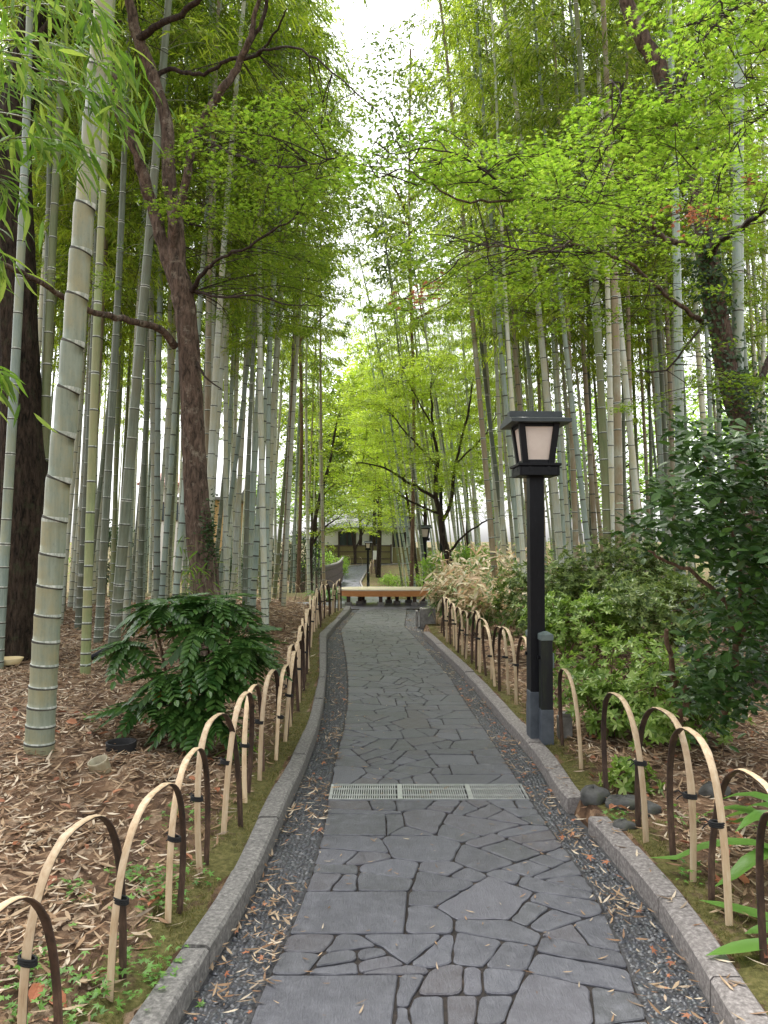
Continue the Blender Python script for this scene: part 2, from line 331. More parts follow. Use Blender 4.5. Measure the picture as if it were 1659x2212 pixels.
M['benchside'] = mat('bench_edge', [(.3, (.62, .25, .08)), (.7, (.74, .35, .13))], 8, .5, .1, stretch=(1, 1, 6))
M['woodd'] = mat('dark_wood', [(.3, (.03, .02, .015)), (.7, (.09, .06, .045))], 8, .8, .3, stretch=(4, 4, 1))
M['woodgap'] = mat('fence_board', [(.3, (.06, .04, .035)), (.7, (.13, .095, .085))], 8, .8, .3, stretch=(5, 5, 1))
M['screen'] = mat('woven_bamboo_screen', [(.3, (.15, .13, .055)), (.7, (.27, .235, .115))], 14, .8, .5, .02, stretch=(1, 1, 6))
M['plaster'] = mat('plaster', [(.3, (.70, .70, .68)), (.7, (.82, .82, .80))], 2, .8, 0)
M['plaster_o'] = mat('ochre_plaster', [(.3, (.50, .33, .16)), (.7, (.62, .43, .23))], 2, .8, 0)
M['glass'] = mat('dark_glass', [(.3, (.02, .03, .035)), (.7, (.05, .07, .08))], 1.5, .12, 0)
M['tile'] = mat('roof_tile', [(.3, (.12, .12, .125)), (.7, (.22, .22, .23))], 3, .6, .3, stretch=(1, 8, 8))
M['tile_r'] = mat('reddish_roof', [(.3, (.30, .12, .10)), (.7, (.42, .19, .16))], 3, .6, .2)
M['rock'] = mat('mossy_rock', [(.35, (.035, .035, .03)), (.55, (.09, .09, .085)), (.8, (.07, .085, .03))], 5, .9, .6, .03)
M['yellow'] = mat('yellow_tray', [(.3, (.60, .45, .20)), (.7, (.68, .56, .32))], 5, .5, 0)

# leaf templates: x along, y across, z up
def T_(v, f): return np.array(v, float), np.array(f)
LANCE = T_([(0, 0, 0), (.28, .07, .0), (.28, -.07, .0), (.65, .052, -.06), (.65, -.052, -.06), (1, 0, -.2)], [[0, 2, 1], [1, 2, 4], [1, 4, 3], [3, 4, 5]])
LANCE2 = T_([(0, 0, 0), (.2, .055, .01), (.2, 0, -.01), (.2, -.055, .01), (.5, .07, -.03), (.5, 0, -.05), (.5, -.07, -.03), (.8, .035, -.12), (.8, 0, -.135), (.8, -.035, -.12), (1, 0, -.24)],
            [[0, 2, 1], [0, 3, 2], [1, 2, 5], [1, 5, 4], [2, 3, 6], [2, 6, 5], [4, 5, 8], [4, 8, 7], [5, 6, 9], [5, 9, 8], [7, 8, 10], [8, 9, 10]])
OVAL = T_([(0, 0, 0), (.3, .22, .03), (.3, 0, -.01), (.3, -.22, .03), (.7, .2, .02), (.7, 0, -.03), (.7, -.2, .02), (1, 0, -.07)],
          [[0, 2, 1], [0, 3, 2], [1, 2, 5], [1, 5, 4], [2, 3, 6], [2, 6, 5], [4, 5, 7], [5, 6, 7]])
def star(n, droop=.12):
    ang = np.linspace(-1, 1, n) * math.radians(125 if n > 5 else 112); V = [(0, 0, 0)]; Fc = []
    ln = {5: [.55, .85, 1, .85, .55], 7: [.45, .75, .95, 1.05, .95, .75, .45]}[n]
    V.append((-.12, -.14 if False else 0, 0))
    ring = []
    for i, a in enumerate(ang):
        if i: am = (ang[i - 1] + a) / 2; r = .34; ring.append((r * math.cos(am), r * math.sin(am), -.02))
        ring.append((ln[i] * math.cos(a), ln[i] * math.sin(a), -droop * ln[i]))
    V += ring; k = len(ring)
    for i in range(k - 1): Fc.append([0, 2 + i, 3 + i])
    Fc.append([0, 1, 2]); Fc.append([0, k + 1, 1])
    V = np.array(V); V[:, 0] -= .2
    return V * .5, np.array(Fc)
STAR5, STAR7 = star(5), star(7, .2)
# rosette of seven leaves
_v, _f = [], []
for i in range(7):
    a = i * 2 * PI / 7 + (.2 if i % 2 else 0); up = .35 if i % 2 else .12
    ov = OVAL[0].copy() * (.9, .75, 1); R = np.array([[math.cos(a), -math.sin(a), 0], [math.sin(a), math.cos(a), 0], [0, 0, 1]])
    ov[:, 2] += ov[:, 0] * up; _f.append(OVAL[1] + len(_v) * 8); _v.append(ov @ R.T)
# rosette axis = x direction, so swap z->x
ROS = (np.concatenate(_v)[:, [2, 0, 1]], np.concatenate(_f))
# pinnate frond
_v, _f = [], []; k = 0
for i in range(8):
    t_ = .12 + i * .115; zz = -.35 * t_ * t_
    for s_ in (1, -1) if i < 7 else (0,):
        a = s_ * math.radians(62 - i * 3); L = .30 * (1 - .5 * abs(t_ - .5)); ov = OVAL[0] * (L, L * 1.05, L); ov[:, 2] -= ov[:, 0] * .25
        R = np.array([[math.cos(a), -math.sin(a), 0], [math.sin(a), math.cos(a), 0], [0, 0, 1]])
        _v.append(ov @ R.T + (t_, 0, zz)); _f.append(OVAL[1] + k); k += 8
_v.append(np.array([(0, -.008, 0), (0, .008, 0), (.5, .006, -.09), (.5, -.006, -.09), (1, 0, -.35)])); _f.append(np.array([[0, 2, 1], [0, 3, 2], [2, 3, 4]]) + k)
FROND = (np.concatenate(_v), np.concatenate(_f))
def rdir(n, zlo=-1, zhi=1):
    z = rng.uniform(zlo, zhi, n); a = rng.uniform(0, 2 * PI, n); r = np.sqrt(1 - z * z)
    return np.stack([r * np.cos(a), r * np.sin(a), z], 1)

# ================================================================== GROUND
def nonuni(a, b, d0, core, grow):
    out = [core[0]]; 
    while out[-1] < core[1]: out.append(out[-1] + d0)
    d = d0
    while out[-1] < b: d *= grow; out.append(out[-1] + d)
    lo = [core[0]]; d = d0
    while lo[-1] > a: d *= grow; lo.append(lo[-1] - d)
    return np.array(lo[::-1][:-1] + out)
gx = nonuni(-400, 400, .05, (-2.2, 2.2), 1.05); gy = nonuni(-30, 500, .07, (.8, 9), 1.018)
X, Y = np.meshgrid(gx, gy); Z = gz(X, Y)
dl = (kl_out(np.clip(Y, .8, 17.8)) - X); dr = X - kr_out(np.clip(Y, .8, 17.8))
soil = ((dl > .05) | (dr > .05)) & (Y < 14)
Z = Z + np.where(soil, rng.normal(0, .006, X.shape), 0)
moss = np.where(dl > 0, np.clip(.62 - dl * .95, 0, 1), np.where(dr > 0, np.clip(.62 - dr * 1.2, 0, 1), 0)) * (Y < 17.5)
moss = np.maximum(moss, np.where(Y > 20, .46 + .12 * vnoise(X, Y, .8), 0))
a = Acc(); ny, nx = X.shape; ii = (np.arange(ny - 1)[:, None] * nx + np.arange(nx - 1)[None]).ravel()
a.add(np.stack([X, Y, Z], -1).reshape(-1, 3), np.stack([ii, ii + 1, ii + nx + 1, ii + nx], 1))
me = a.mesh('ground', [M['ground']], True)
at = me.attributes.new('moss', 'FLOAT', 'POINT'); at.data.foreach_set('value', moss.ravel().astype(np.float32))
tag(link('ground', me), kind='structure')

def strip(fl, fr, y0, y1, z, dy=.1, nx=2, zf=None):
    ys = np.arange(y0, y1 + dy / 2, dy); L, R = fl(ys), fr(ys); k = np.linspace(0, 1, nx + 1)
    P = np.stack([L[:, None] + (R - L)[:, None] * k, np.repeat(ys[:, None], nx + 1, 1), np.full((len(ys), nx + 1), z)], -1)
    if zf is not None: P[..., 2] += zf(P[..., 0], P[..., 1])
    n = nx + 1; ii = (np.arange(len(ys) - 1)[:, None] * n + np.arange(nx)[None]).ravel()
    return P.reshape(-1, 3), np.stack([ii, ii + 1, ii + n + 1, ii + n], 1)
# gravel beds
a = Acc(); a.add(*strip(lambda y: kl_in(y) - .03, path_l, .9, 17.75, -.012)); a.add(*strip(path_r, lambda y: kr_in(y) + .03, .9, 17.75, -.012))
tag(link('gravel_bed', a.mesh('gravel_bed', [M['gravel_bed']])), kind='structure')
# pebbles set in the beds
ico = np.array([(0, 0, .55), (1, 0, 0), (.5, .87, 0), (-.5, .87, 0), (-1, 0, 0), (-.5, -.87, 0), (.5, -.87, 0), (.45, .25, .42), (-.25, .45, .42), (-.3, -.42, .42), (.35, -.4, .42)])
icf = np.array([[1, 2, 7], [2, 3, 8], [2, 8, 7], [3, 4, 8], [4, 9, 8], [4, 5, 9], [5, 6, 10], [5, 10, 9], [6, 1, 10], [1, 7, 10], [7, 8, 0], [8, 9, 0], [9, 10, 0], [10, 7, 0]])
a = Acc()
for fl, fr in ((kl_in, path_l), (path_r, kr_in)):
    pos = []; y = 1.3
    while y < 17.6:
        st = .021 if y < 7 else .026
        x0, x1 = float(fl(y)) + .012, float(fr(y)) - .012
        n = max(1, int((x1 - x0) / st)); xs = x0 + (np.arange(n) + rng.uniform(.2, .8, n)) * (x1 - x0) / n
        pos.append(np.stack([xs, y + rng.normal(0, .003, n), np.full(n, -.012) + rng.uniform(-.004, .002, n)], 1)); y += st * .8
    pos = np.concatenate(pos); n = len(pos); ang = rng.uniform(0, PI, n)
    ax = np.stack([np.cos(ang), np.sin(ang), np.zeros(n)], 1); nr = np.stack([rng.normal(0, .2, n), rng.normal(0, .2, n), np.ones(n)], 1)
    tv = ico * (1.15, .72, .95); a.scatter(tv, icf, pos, ax, nr, rng.uniform(.009, .0155, n))
tag(link('pebbles', a.mesh('pebbles', [M['pebble']], True)), kind='stuff')
# joint bed under the paving
a = Acc(); a.add(*strip(lambda y: path_l(y) + .004, lambda y: path_r(y) - .004, .9, 17.75, -.006))
tag(link('paving_bed', a.mesh('paving_bed', [M['joint']])), kind='structure')
# crazy paving stones (power diagram clipped by half planes)
def clip(P, n, c):
    out = []; k = len(P)
    for i in range(k):
        A, B = P[i], P[(i + 1) % k]; da, db = A @ n - c, B @ n - c
        if da <= 0: out.append(A)
        if (da < 0) != (db < 0) and da != db: out.append(A + (B - A) * (da / (da - db)))
    return np.array(out)
GR0, GR1 = float(gp(900, 1729)[1]), float(gp(900, 1695)[1])
Wp = 1.22; R2 = np.random.default_rng(5)
rects = []; s = 1.5
while s < 17.5:
    side = R2.random() < .5; wd = R2.uniform(.24, .44); h = R2.uniform(.18, .40)
    rects.append((0 if side else Wp - wd, s, wd if side else Wp, s + h)); s += h + R2.uniform(.15, .75)
rects = [r for r in rects if r[3] < GR0 - .02 or r[1] > GR1 + .02]
sites = []; s = .9; row = 0
while s < 17.9:
    n = (3, 2, 4, 3, 3)[row % 5]
    for i in range(n): sites.append(((i + .5 + R2.uniform(-.45, .45)) * Wp / n, s + R2.uniform(-.16, .16), R2.uniform(0, .02)))
    s += R2.uniform(.24, .38); row += 1
S = np.array(sites); gap = .0041; polys = []
segs = [(.9, GR0), (GR1, 17.75)]
def area(P): return abs(np.sum(P[:, 0] * np.roll(P[:, 1], -1) - P[:, 1] * np.roll(P[:, 0], -1))) / 2
for (sx, sy, sw) in sites:
    for a0, a1 in segs:
        if not a0 - .5 < sy < a1 + .5: continue
        P = np.array([(0, a0), (Wp, a0), (Wp, a1), (0, a1)])
        for (qx, qy, qw) in S[(np.abs(S[:, 1] - sy) < 1.4)]:
            dx, dy = qx - sx, qy - sy; d = math.hypot(dx, dy)
            if d < 1e-6: continue
            P = clip(P, np.array([dx / d, dy / d]), ((qx * qx + qy * qy - qw) - (sx * sx + sy * sy - sw)) / (2 * d))
            if len(P) < 3: break
        if len(P) < 3: continue
        work = [P]
        for r in rects:
            nxt = []
            for P in work:
                if P[:, 0].max() > r[0] and P[:, 0].min() < r[2] and P[:, 1].max() > r[1] and P[:, 1].min() < r[3]:
                    for n_, c_ in (((0, 1), r[1]), ((0, -1), -r[3]), ((1, 0), r[0]), ((-1, 0), -r[2])):
                        Q = clip(P, np.array(n_, float), c_)
                        if len(Q) >= 3: nxt.append(Q)
                        P = clip(P, -np.array(n_, float), -c_)
                        if len(P) < 3: break
                else: nxt.append(P)
            work = nxt
        polys += work
# break every cell with straight joints until the pieces are stone sized
out = []
def compact(P): return area(P) / (np.sum(np.linalg.norm(P - np.roll(P, -1, 0), axis=1)) ** 2 + 1e-9) * 16
def minang(P):
    m = 9
    for i in range(len(P)):
        a_, b_ = P[i - 1] - P[i], P[(i + 1) % len(P)] - P[i]; la_, lb_ = np.linalg.norm(a_), np.linalg.norm(b_)
        if la_ < .01 or lb_ < .01: continue
        m = min(m, math.acos(max(-1, min(1, a_ @ b_ / la_ / lb_))))
    return m
def split(P, lim, dep):
    ar = area(P)
    if ar < .0008: return
    if ar < lim or dep > 6: out.append((P, False)); return
    best = None; ev, vec = np.linalg.eigh(np.cov((P - P.mean(0)).T)); v_ = vec[:, 1]
    for _ in range(7):
        c = P.mean(0) + (P[R2.integers(len(P))] - P.mean(0)) * R2.uniform(0, .4)
        th = R2.normal(0, .38); n_ = np.array([v_[0] * math.cos(th) - v_[1] * math.sin(th), v_[0] * math.sin(th) + v_[1] * math.cos(th)])
        Qs = [clip(P, n_ * sg, (c @ n_) * sg) for sg in (1, -1)]
        if min(len(q) for q in Qs) < 3: continue
        sc = min(compact(q) + .35 * min(minang(q), 1.2) for q in Qs) + R2.uniform(0, .12)
        if best is None or sc > best[0]: best = (sc, Qs)
    if best is None: out.append((P, False)); return
    for Q in best[1]: split(Q, lim * R2.uniform(.75, 1.3), dep + 1)
for P in polys: split(P, R2.choice([.024, .042, .058, .080, .115], p=[.12, .26, .28, .22, .12]), 0)
for r in rects: out.append((np.array([(r[0], r[1]), (r[2], r[1]), (r[2], r[3]), (r[0], r[3])]), True))
def inset(P, g):
    if np.sum(P[:, 0] * np.roll(P[:, 1], -1) - P[:, 1] * np.roll(P[:, 0], -1)) < 0: P = P[::-1]
    Q = P
    for i in range(len(P)):
        e = P[(i + 1) % len(P)] - P[i]; l = np.linalg.norm(e)
        if l < 1e-6: continue
        n_ = np.array([e[1], -e[0]]) / l; Q = clip(Q, n_, P[i] @ n_ - g * R2.uniform(.75, 1.25))
        if len(Q) < 3: return Q
    return Q
out = [(inset(P, gap), r_) for P, r_ in out]; out = [q for q in out if len(q[0]) >= 3 and area(q[0]) > .0006]
a = Acc()
for P, isr in out:
    # chamfer corners and roughen edges
    k = len(P); Q = []
    ch = .008 if isr else R2.uniform(.010, .030)
    for i in range(k):
        A, B, Cc = P[i - 1], P[i], P[(i + 1) % k]
        l1, l2 = np.linalg.norm(A - B), np.linalg.norm(Cc - B)
        if l1 < 1e-5 or l2 < 1e-5: continue
        e = min(ch, l1 * .35, l2 * .35)
        Q.append(B + (A - B) / l1 * e); Q.append(B + ((A - B) / l1 * e + (Cc - B) / l2 * e) * .3); Q.append(B + (Cc - B) / l2 * e)
    if len(Q) < 3: continue
    Q2 = []
    for i in range(len(Q)):
        A, B = Q[i], Q[(i + 1) % len(Q)]; m_ = max(1, int(np.linalg.norm(B - A) / .045))
        for j in range(m_):
            p = A + (B - A) * j / m_
            if not isr: p = p + R2.normal(0, .0026, 2) * (1 if m_ > 1 else .3)
            Q2.append(p)
    Q2 = np.array(Q2); c = Q2.mean(0); n = len(Q2)
    ins = c + (Q2 - c) * (1 - .005 / (np.linalg.norm(Q2 - c, axis=1)[:, None] + 1e-6))
    hz = R2.uniform(-.002, .002); tx, ty = R2.normal(0, .004, 2)
    def w3(p, z):
        l, r = path_l(p[:, 1]), path_r(p[:, 1]); return np.stack([l + (r - l) * p[:, 0] / Wp, p[:, 1], np.full(len(p), z)], 1)
    V = np.vstack([w3(Q2, -.012), w3(Q2, .000 + hz), w3(ins, .004 + hz), w3(c[None], .004 + hz)])
    V[2 * n:, 2] += (V[2 * n:, 0] - V[-1, 0]) * tx + (V[2 * n:, 1] - V[-1, 1]) * ty
    i = np.arange(n); j = (i + 1) % n
    a.add(V, np.concatenate([np.stack([i, j, j + n], 1), np.stack([i, j + n, i + n], 1), np.stack([i + n, j + n, j + 2 * n], 1), np.stack([i + n, j + 2 * n, i + 2 * n], 1), np.stack([i + 2 * n, j + 2 * n, np.full(n, 3 * n)], 1)]))
tag(link('path', a.mesh('path', [M['slate']])), kind='structure')
# plaza, side path and far path
a = Acc()
a.add(*strip(lambda y: np.full_like(y, -1.35), lambda y: np.full_like(y, 1.72), 17.75, 20.5, .004, .25, 6, lambda x, y: base_z(y)))
a.add(*strip(lambda y: np.full_like(y, -10.5), lambda y: np.full_like(y, -1.35), 18.4, 19.6, .004, .3, 12, lambda x, y: base_z(y)))
a.add(*strip(lambda y: farpath_x(y) - .62, lambda y: farpath_x(y) + .62, 20.5, 60, .004, .3, 4, lambda x, y: base_z(y)))
tag(link('far_path', a.mesh('far_path', [M['paving']])), kind='structure')

# kerbs
def kerb(name, fi, fo, y0, y1, mt, lens):
    a = Acc(); y = y0; i = 0
    while y < y1 - .05:
        L = min(lens * rng.uniform(.85, 1.15), y1 - y); ys = np.linspace(y + .004, y + L - .004, max(2, int(L / .12) + 1)); I, O = fi(ys), fo(ys)
        dz = rng.uniform(-.006, .006); zb = base_z(ys); n = len(ys); bv = .012; sg = np.sign(O - I)
        prof = [(I, -.06), (I, KZ - bv), (I + sg * bv, KZ), (O - sg * bv, KZ), (O, KZ - bv), (O, -.06)]
        V = np.stack([np.stack([x, ys, zb + z + dz + (rng.normal(0, .0015, n) if z > 0 else 0)], 1) for x, z in prof], 1).reshape(-1, 3)
        q = []
        for r in range(n - 1):
            for c in range(5): q.append([r * 6 + c, (r + 1) * 6 + c, (r + 1) * 6 + c + 1, r * 6 + c + 1])
        a.add(V, q)
        for e in (0, n - 1): a.add(V[e * 6:e * 6 + 6], [[0, 1, 4, 5], [1, 2, 3, 4]])
        y += L
    return tag(link(name, a.mesh(name, [mt])), kind='structure')
kerb('kerb', kl_in, kl_out, .9, 17.6, M['granite'], .6)
kg0, kg1 = float(gp(1274, 1761, KZ)[1]), float(gp(1219, 1722, KZ)[1])
kerb('kerb', kr_in, kr_out, .9, kg0, M['granite_r'], .6)
kerb('kerb', kr_in, kr_out, kg1, float(gp(912, 1364, KZ)[1]), M['granite_r'], .6)
for sgn in (-1, 1):
    kerb('far_kerb', lambda y: farpath_x(y) + sgn * .63, lambda y: farpath_x(y) + sgn * .73, 21, 56, M['concrete'], 1.)

# drain grate
gw0, gw1 = float(path_l((GR0 + GR1) / 2)), float(path_r((GR0 + GR1) / 2))
g = thing('drain_grate', 'pale slotted steel drain grate laid across the slate path in three panels', 'grate', ((gw0 + gw1) / 2, (GR0 + GR1) / 2, 0))
hl, hy = (gw1 - gw0) / 2, (GR1 - GR0) / 2 - .006
a = Acc(); a.add([(-hl, -hy, -.004), (hl, -hy, -.004), (hl, hy, -.004), (-hl, hy, -.004)], [[0, 1, 2, 3]]); link('drain_shade_sheet', a.mesh('drain_shade_sheet', [M['dark']]), g)  # flat dark sheet, the shade under the slots put into its colour
a = Acc()
for s_ in (-1, 1): a.box((0, s_ * (hy - .005), .002), (hl, .005, .005))
link('frame', a.mesh('grate_frame', [M['steel']]), g)
cuts = [-1, -.29, .42, 1]
for i in range(3):
    x0, x1 = cuts[i] * hl, cuts[i + 1] * hl; a = Acc(); n = int((x1 - x0) / .0148)
    for s_ in (x0 + .006, x1 - .006): a.box((s_, 0, .002), (.006, hy - .011, .0046))
    for j in range(n): a.box((x0 + .016 + j * (x1 - x0 - .03) / n, 0, .002), (.0034, hy - .011, .0042))
    for yy in (-.33, .33): a.box(((x0 + x1) / 2, yy * hy * 1.2, .0022), ((x1 - x0) / 2 - .013, .0035, .0044))
    link('grate_panel', a.mesh('grate_panel', [M['steel']]), g)

# ================================================================== FENCE HOOPS
def hoop_mesh(span, h, seed):
    r = np.random.default_rng(seed); a = Acc(); n = 27; t = np.linspace(0, PI, n); a_ = span / 2
    asym = r.uniform(-.06, .06); p = .62 + r.uniform(-.05, .06)
    x = -a_ * np.sign(np.cos(t)) * np.abs(np.cos(t)) ** .78; z = h * np.sin(t) ** p; x = x + asym * span * np.sin(t) ** 2
    x[0] += .01; x[-1] -= .01; z[0] = z[-1] = -.10
    side = r.normal(0, .012) * np.sin(t) + r.normal(0, .006, 1)
    P = np.stack([x, side, z], 1); T = np.gradient(P, axis=0); T /= np.linalg.norm(T, axis=1)[:, None]
    Nn = np.stack([-T[:, 2], np.zeros(n), T[:, 0]], 1); Nn /= np.linalg.norm(Nn, axis=1)[:, None]   # outward
    wd = .0145; th = .0035
    V = []
    nodes_ = set(r.choice(np.arange(3, n - 3), 4, replace=False))
    for i in range(n):
        tw = 1.12 if i in nodes_ else 1
        for (c, o) in ((-1, 0), (-.5, .003), (.5, .003), (1, 0), (.9, -th * 1.6), (0, -th), (-.9, -th * 1.6)):
            V.append(P[i] + np.array([0, c * wd * tw, 0]) + Nn[i] * (o + (.0015 if i in nodes_ else 0)))
    k = 7; q, mi = [], []
    for i in range(n - 1):
        for c in range(k):
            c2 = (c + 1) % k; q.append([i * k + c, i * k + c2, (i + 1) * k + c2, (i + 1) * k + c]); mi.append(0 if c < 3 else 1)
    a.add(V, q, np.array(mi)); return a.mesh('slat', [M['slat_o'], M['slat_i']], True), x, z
HOOPS = [hoop_mesh(.64, .64, i) for i in range(7)]
def tie_mesh():
    a = Acc(); 
    for k in range(3):
        t = np.linspace(0, 2 * PI, 13); a.tube(np.stack([.017 * np.cos(t), .027 * np.sin(t), np.full(13, (k - 1) * .007) + .003 * np.sin(t)], 1), .0045, 5)
    a.tube([(.015, .02, 0), (.03, .035, .012), (.038, .05, .005)], .003, 4); a.tube([(.015, .02, 0), (.032, .03, -.012), (.03, .045, -.025)], .003, 4)
    return a.mesh('tie', [M['rope']], True)
TIE = tie_mesh()
ORD = 'first second third fourth fifth sixth seventh eighth ninth tenth eleventh twelfth thirteenth fourteenth fifteenth sixteenth seventeenth eighteenth nineteenth twentieth twenty-first twenty-second twenty-third twenty-fourth twenty-fifth twenty-sixth twenty-seventh twenty-eighth twenty-ninth thirtieth thirty-first thirty-second thirty-third thirty-fourth thirty-fifth thirty-sixth thirty-seventh thirty-eighth thirty-ninth fortieth'.split()
def hoop_row(pts, period, lab, group, span=.64, sc=1., ties=True, seed=0, zfix=None):
    """pts: polyline of (x,y) from near to far"""
    P = np.array(pts, float); d = np.concatenate([[0], np.cumsum(np.linalg.norm(np.diff(P, axis=0), axis=1))])
    f = lambda s: np.array([np.interp(s, d, P[:, 0]), np.interp(s, d, P[:, 1])])
    s = 0; i = 0; r = np.random.default_rng(seed)
    while s + span * sc <= d[-1] + .02:
        j = r.normal(0, .015, 2); A, B = f(s) , f(s + span * sc); A = A + j; c = (A + B) / 2; rz = math.atan2(B[1] - A[1], B[0] - A[0])
        off = (.012 if i % 2 else -.012); c = c + off * np.array([-math.sin(rz), math.cos(rz)])
        z = gzf(c[0], c[1]); mesh, hx, hz = HOOPS[int(r.integers(7))]
        o = thing('bamboo_hoop', lab.format(ORD[i] if i < len(ORD) else ''), 'fence hoop', (c[0], c[1], z), group, rz + r.normal(0, .05))
        k = sc * r.uniform(.92, 1.06); o.scale = (np.linalg.norm(B - A) / .64, k, k)
        o.rotation_euler = (r.normal(0, .04), r.normal(0, .02), o.rotation_euler[2])
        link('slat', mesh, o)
        if ties and i > 0:
            # tie on the near leg where the previous hoop's far leg crosses
            m = 3; link('tie', TIE, o, (hx[m] + .012, 0, hz[m] + r.uniform(-.02, .04)))
        s += period * r.uniform(.96, 1.04); i += 1
    return i
GL = 'split bamboo hoops edging the left side of the path'
lf = [(75, 2700), (110, 2330), (220, 2154), (280, 2104), (352, 2014), (387, 1959), (429, 1894), (452, 1859), (495, 1779), (532, 1719), (580, 1646), (615, 1601), (640, 1530), (660, 1446), (668, 1380), (700, 1336), (738, 1312)]
LF = [tuple(gp(u, v, .08)[:2]) for u, v in lf]; LF[1] = (-1.04, 1.70)
hoop_row(LF[1:], .465, 'bent split bamboo hoop on the left verge, {} one counting up the path', GL, seed=3, span=.60)
RF = [(1.345, 1.75), (1.35, 2.72), (1.39, 3.18), (1.37, 3.59), (1.35, 4.0), (1.30, 4.75)]
hoop_row(RF, .43, 'tall bent bamboo hoop between right kerb and strap-leaved plant, {} from the front', 'tall bamboo hoops at lower right', seed=9, sc=1.03)
hoop_row([(1.29, 5.15), (1.33, 5.86)], .9, 'lone bamboo hoop standing just in front of the black lamp post', 'bamboo hoops right of the path', seed=12, sc=.98, ties=False)
hoop_row([(1.27, 6.75), (1.25, 7.2), (1.158, 8.28), (1.1, 9.2), (1.0, 10.6), (.93, 12.7)], .44, 'bamboo hoop on the right verge behind the lamp post, {} beyond it', 'bamboo hoops right of the path beyond the lamp', seed=15)
hoop_row([(-1.05, 17.75), (-2.9, 17.95)], .42, 'hoop seen face on in the row crossing beside the bench, {} from the bench', 'hoops along the side path left of the bench', seed=18, ties=False, span=.6)
hoop_row([(.2, 36.5), (4.2, 33.0)], .24, 'far pale bamboo hoop in the close row behind the bench, {} in its row', 'far hoops behind the bench', seed=21, ties=False)
hoop_row([(-2.9, 33.5), (-2.65, 36.5)], .35, 'far pale hoop beside the start of the brown board fence, {} in its row', 'far hoops near the board fence', seed=24, ties=False)
hoop_row([(-.9, 46.0), (-.6, 50.5)], .45, 'distant pale hoop along the right side of the far path, {} in its row', 'distant hoops along the far path', seed=25, ties=False)
hoop_row([(-.6, 51.5), (-3.2, 53.0)], .5, 'distant hoop in front of the woven bamboo screen, {} in its row', 'distant hoops at the woven screen', seed=26, ties=False)

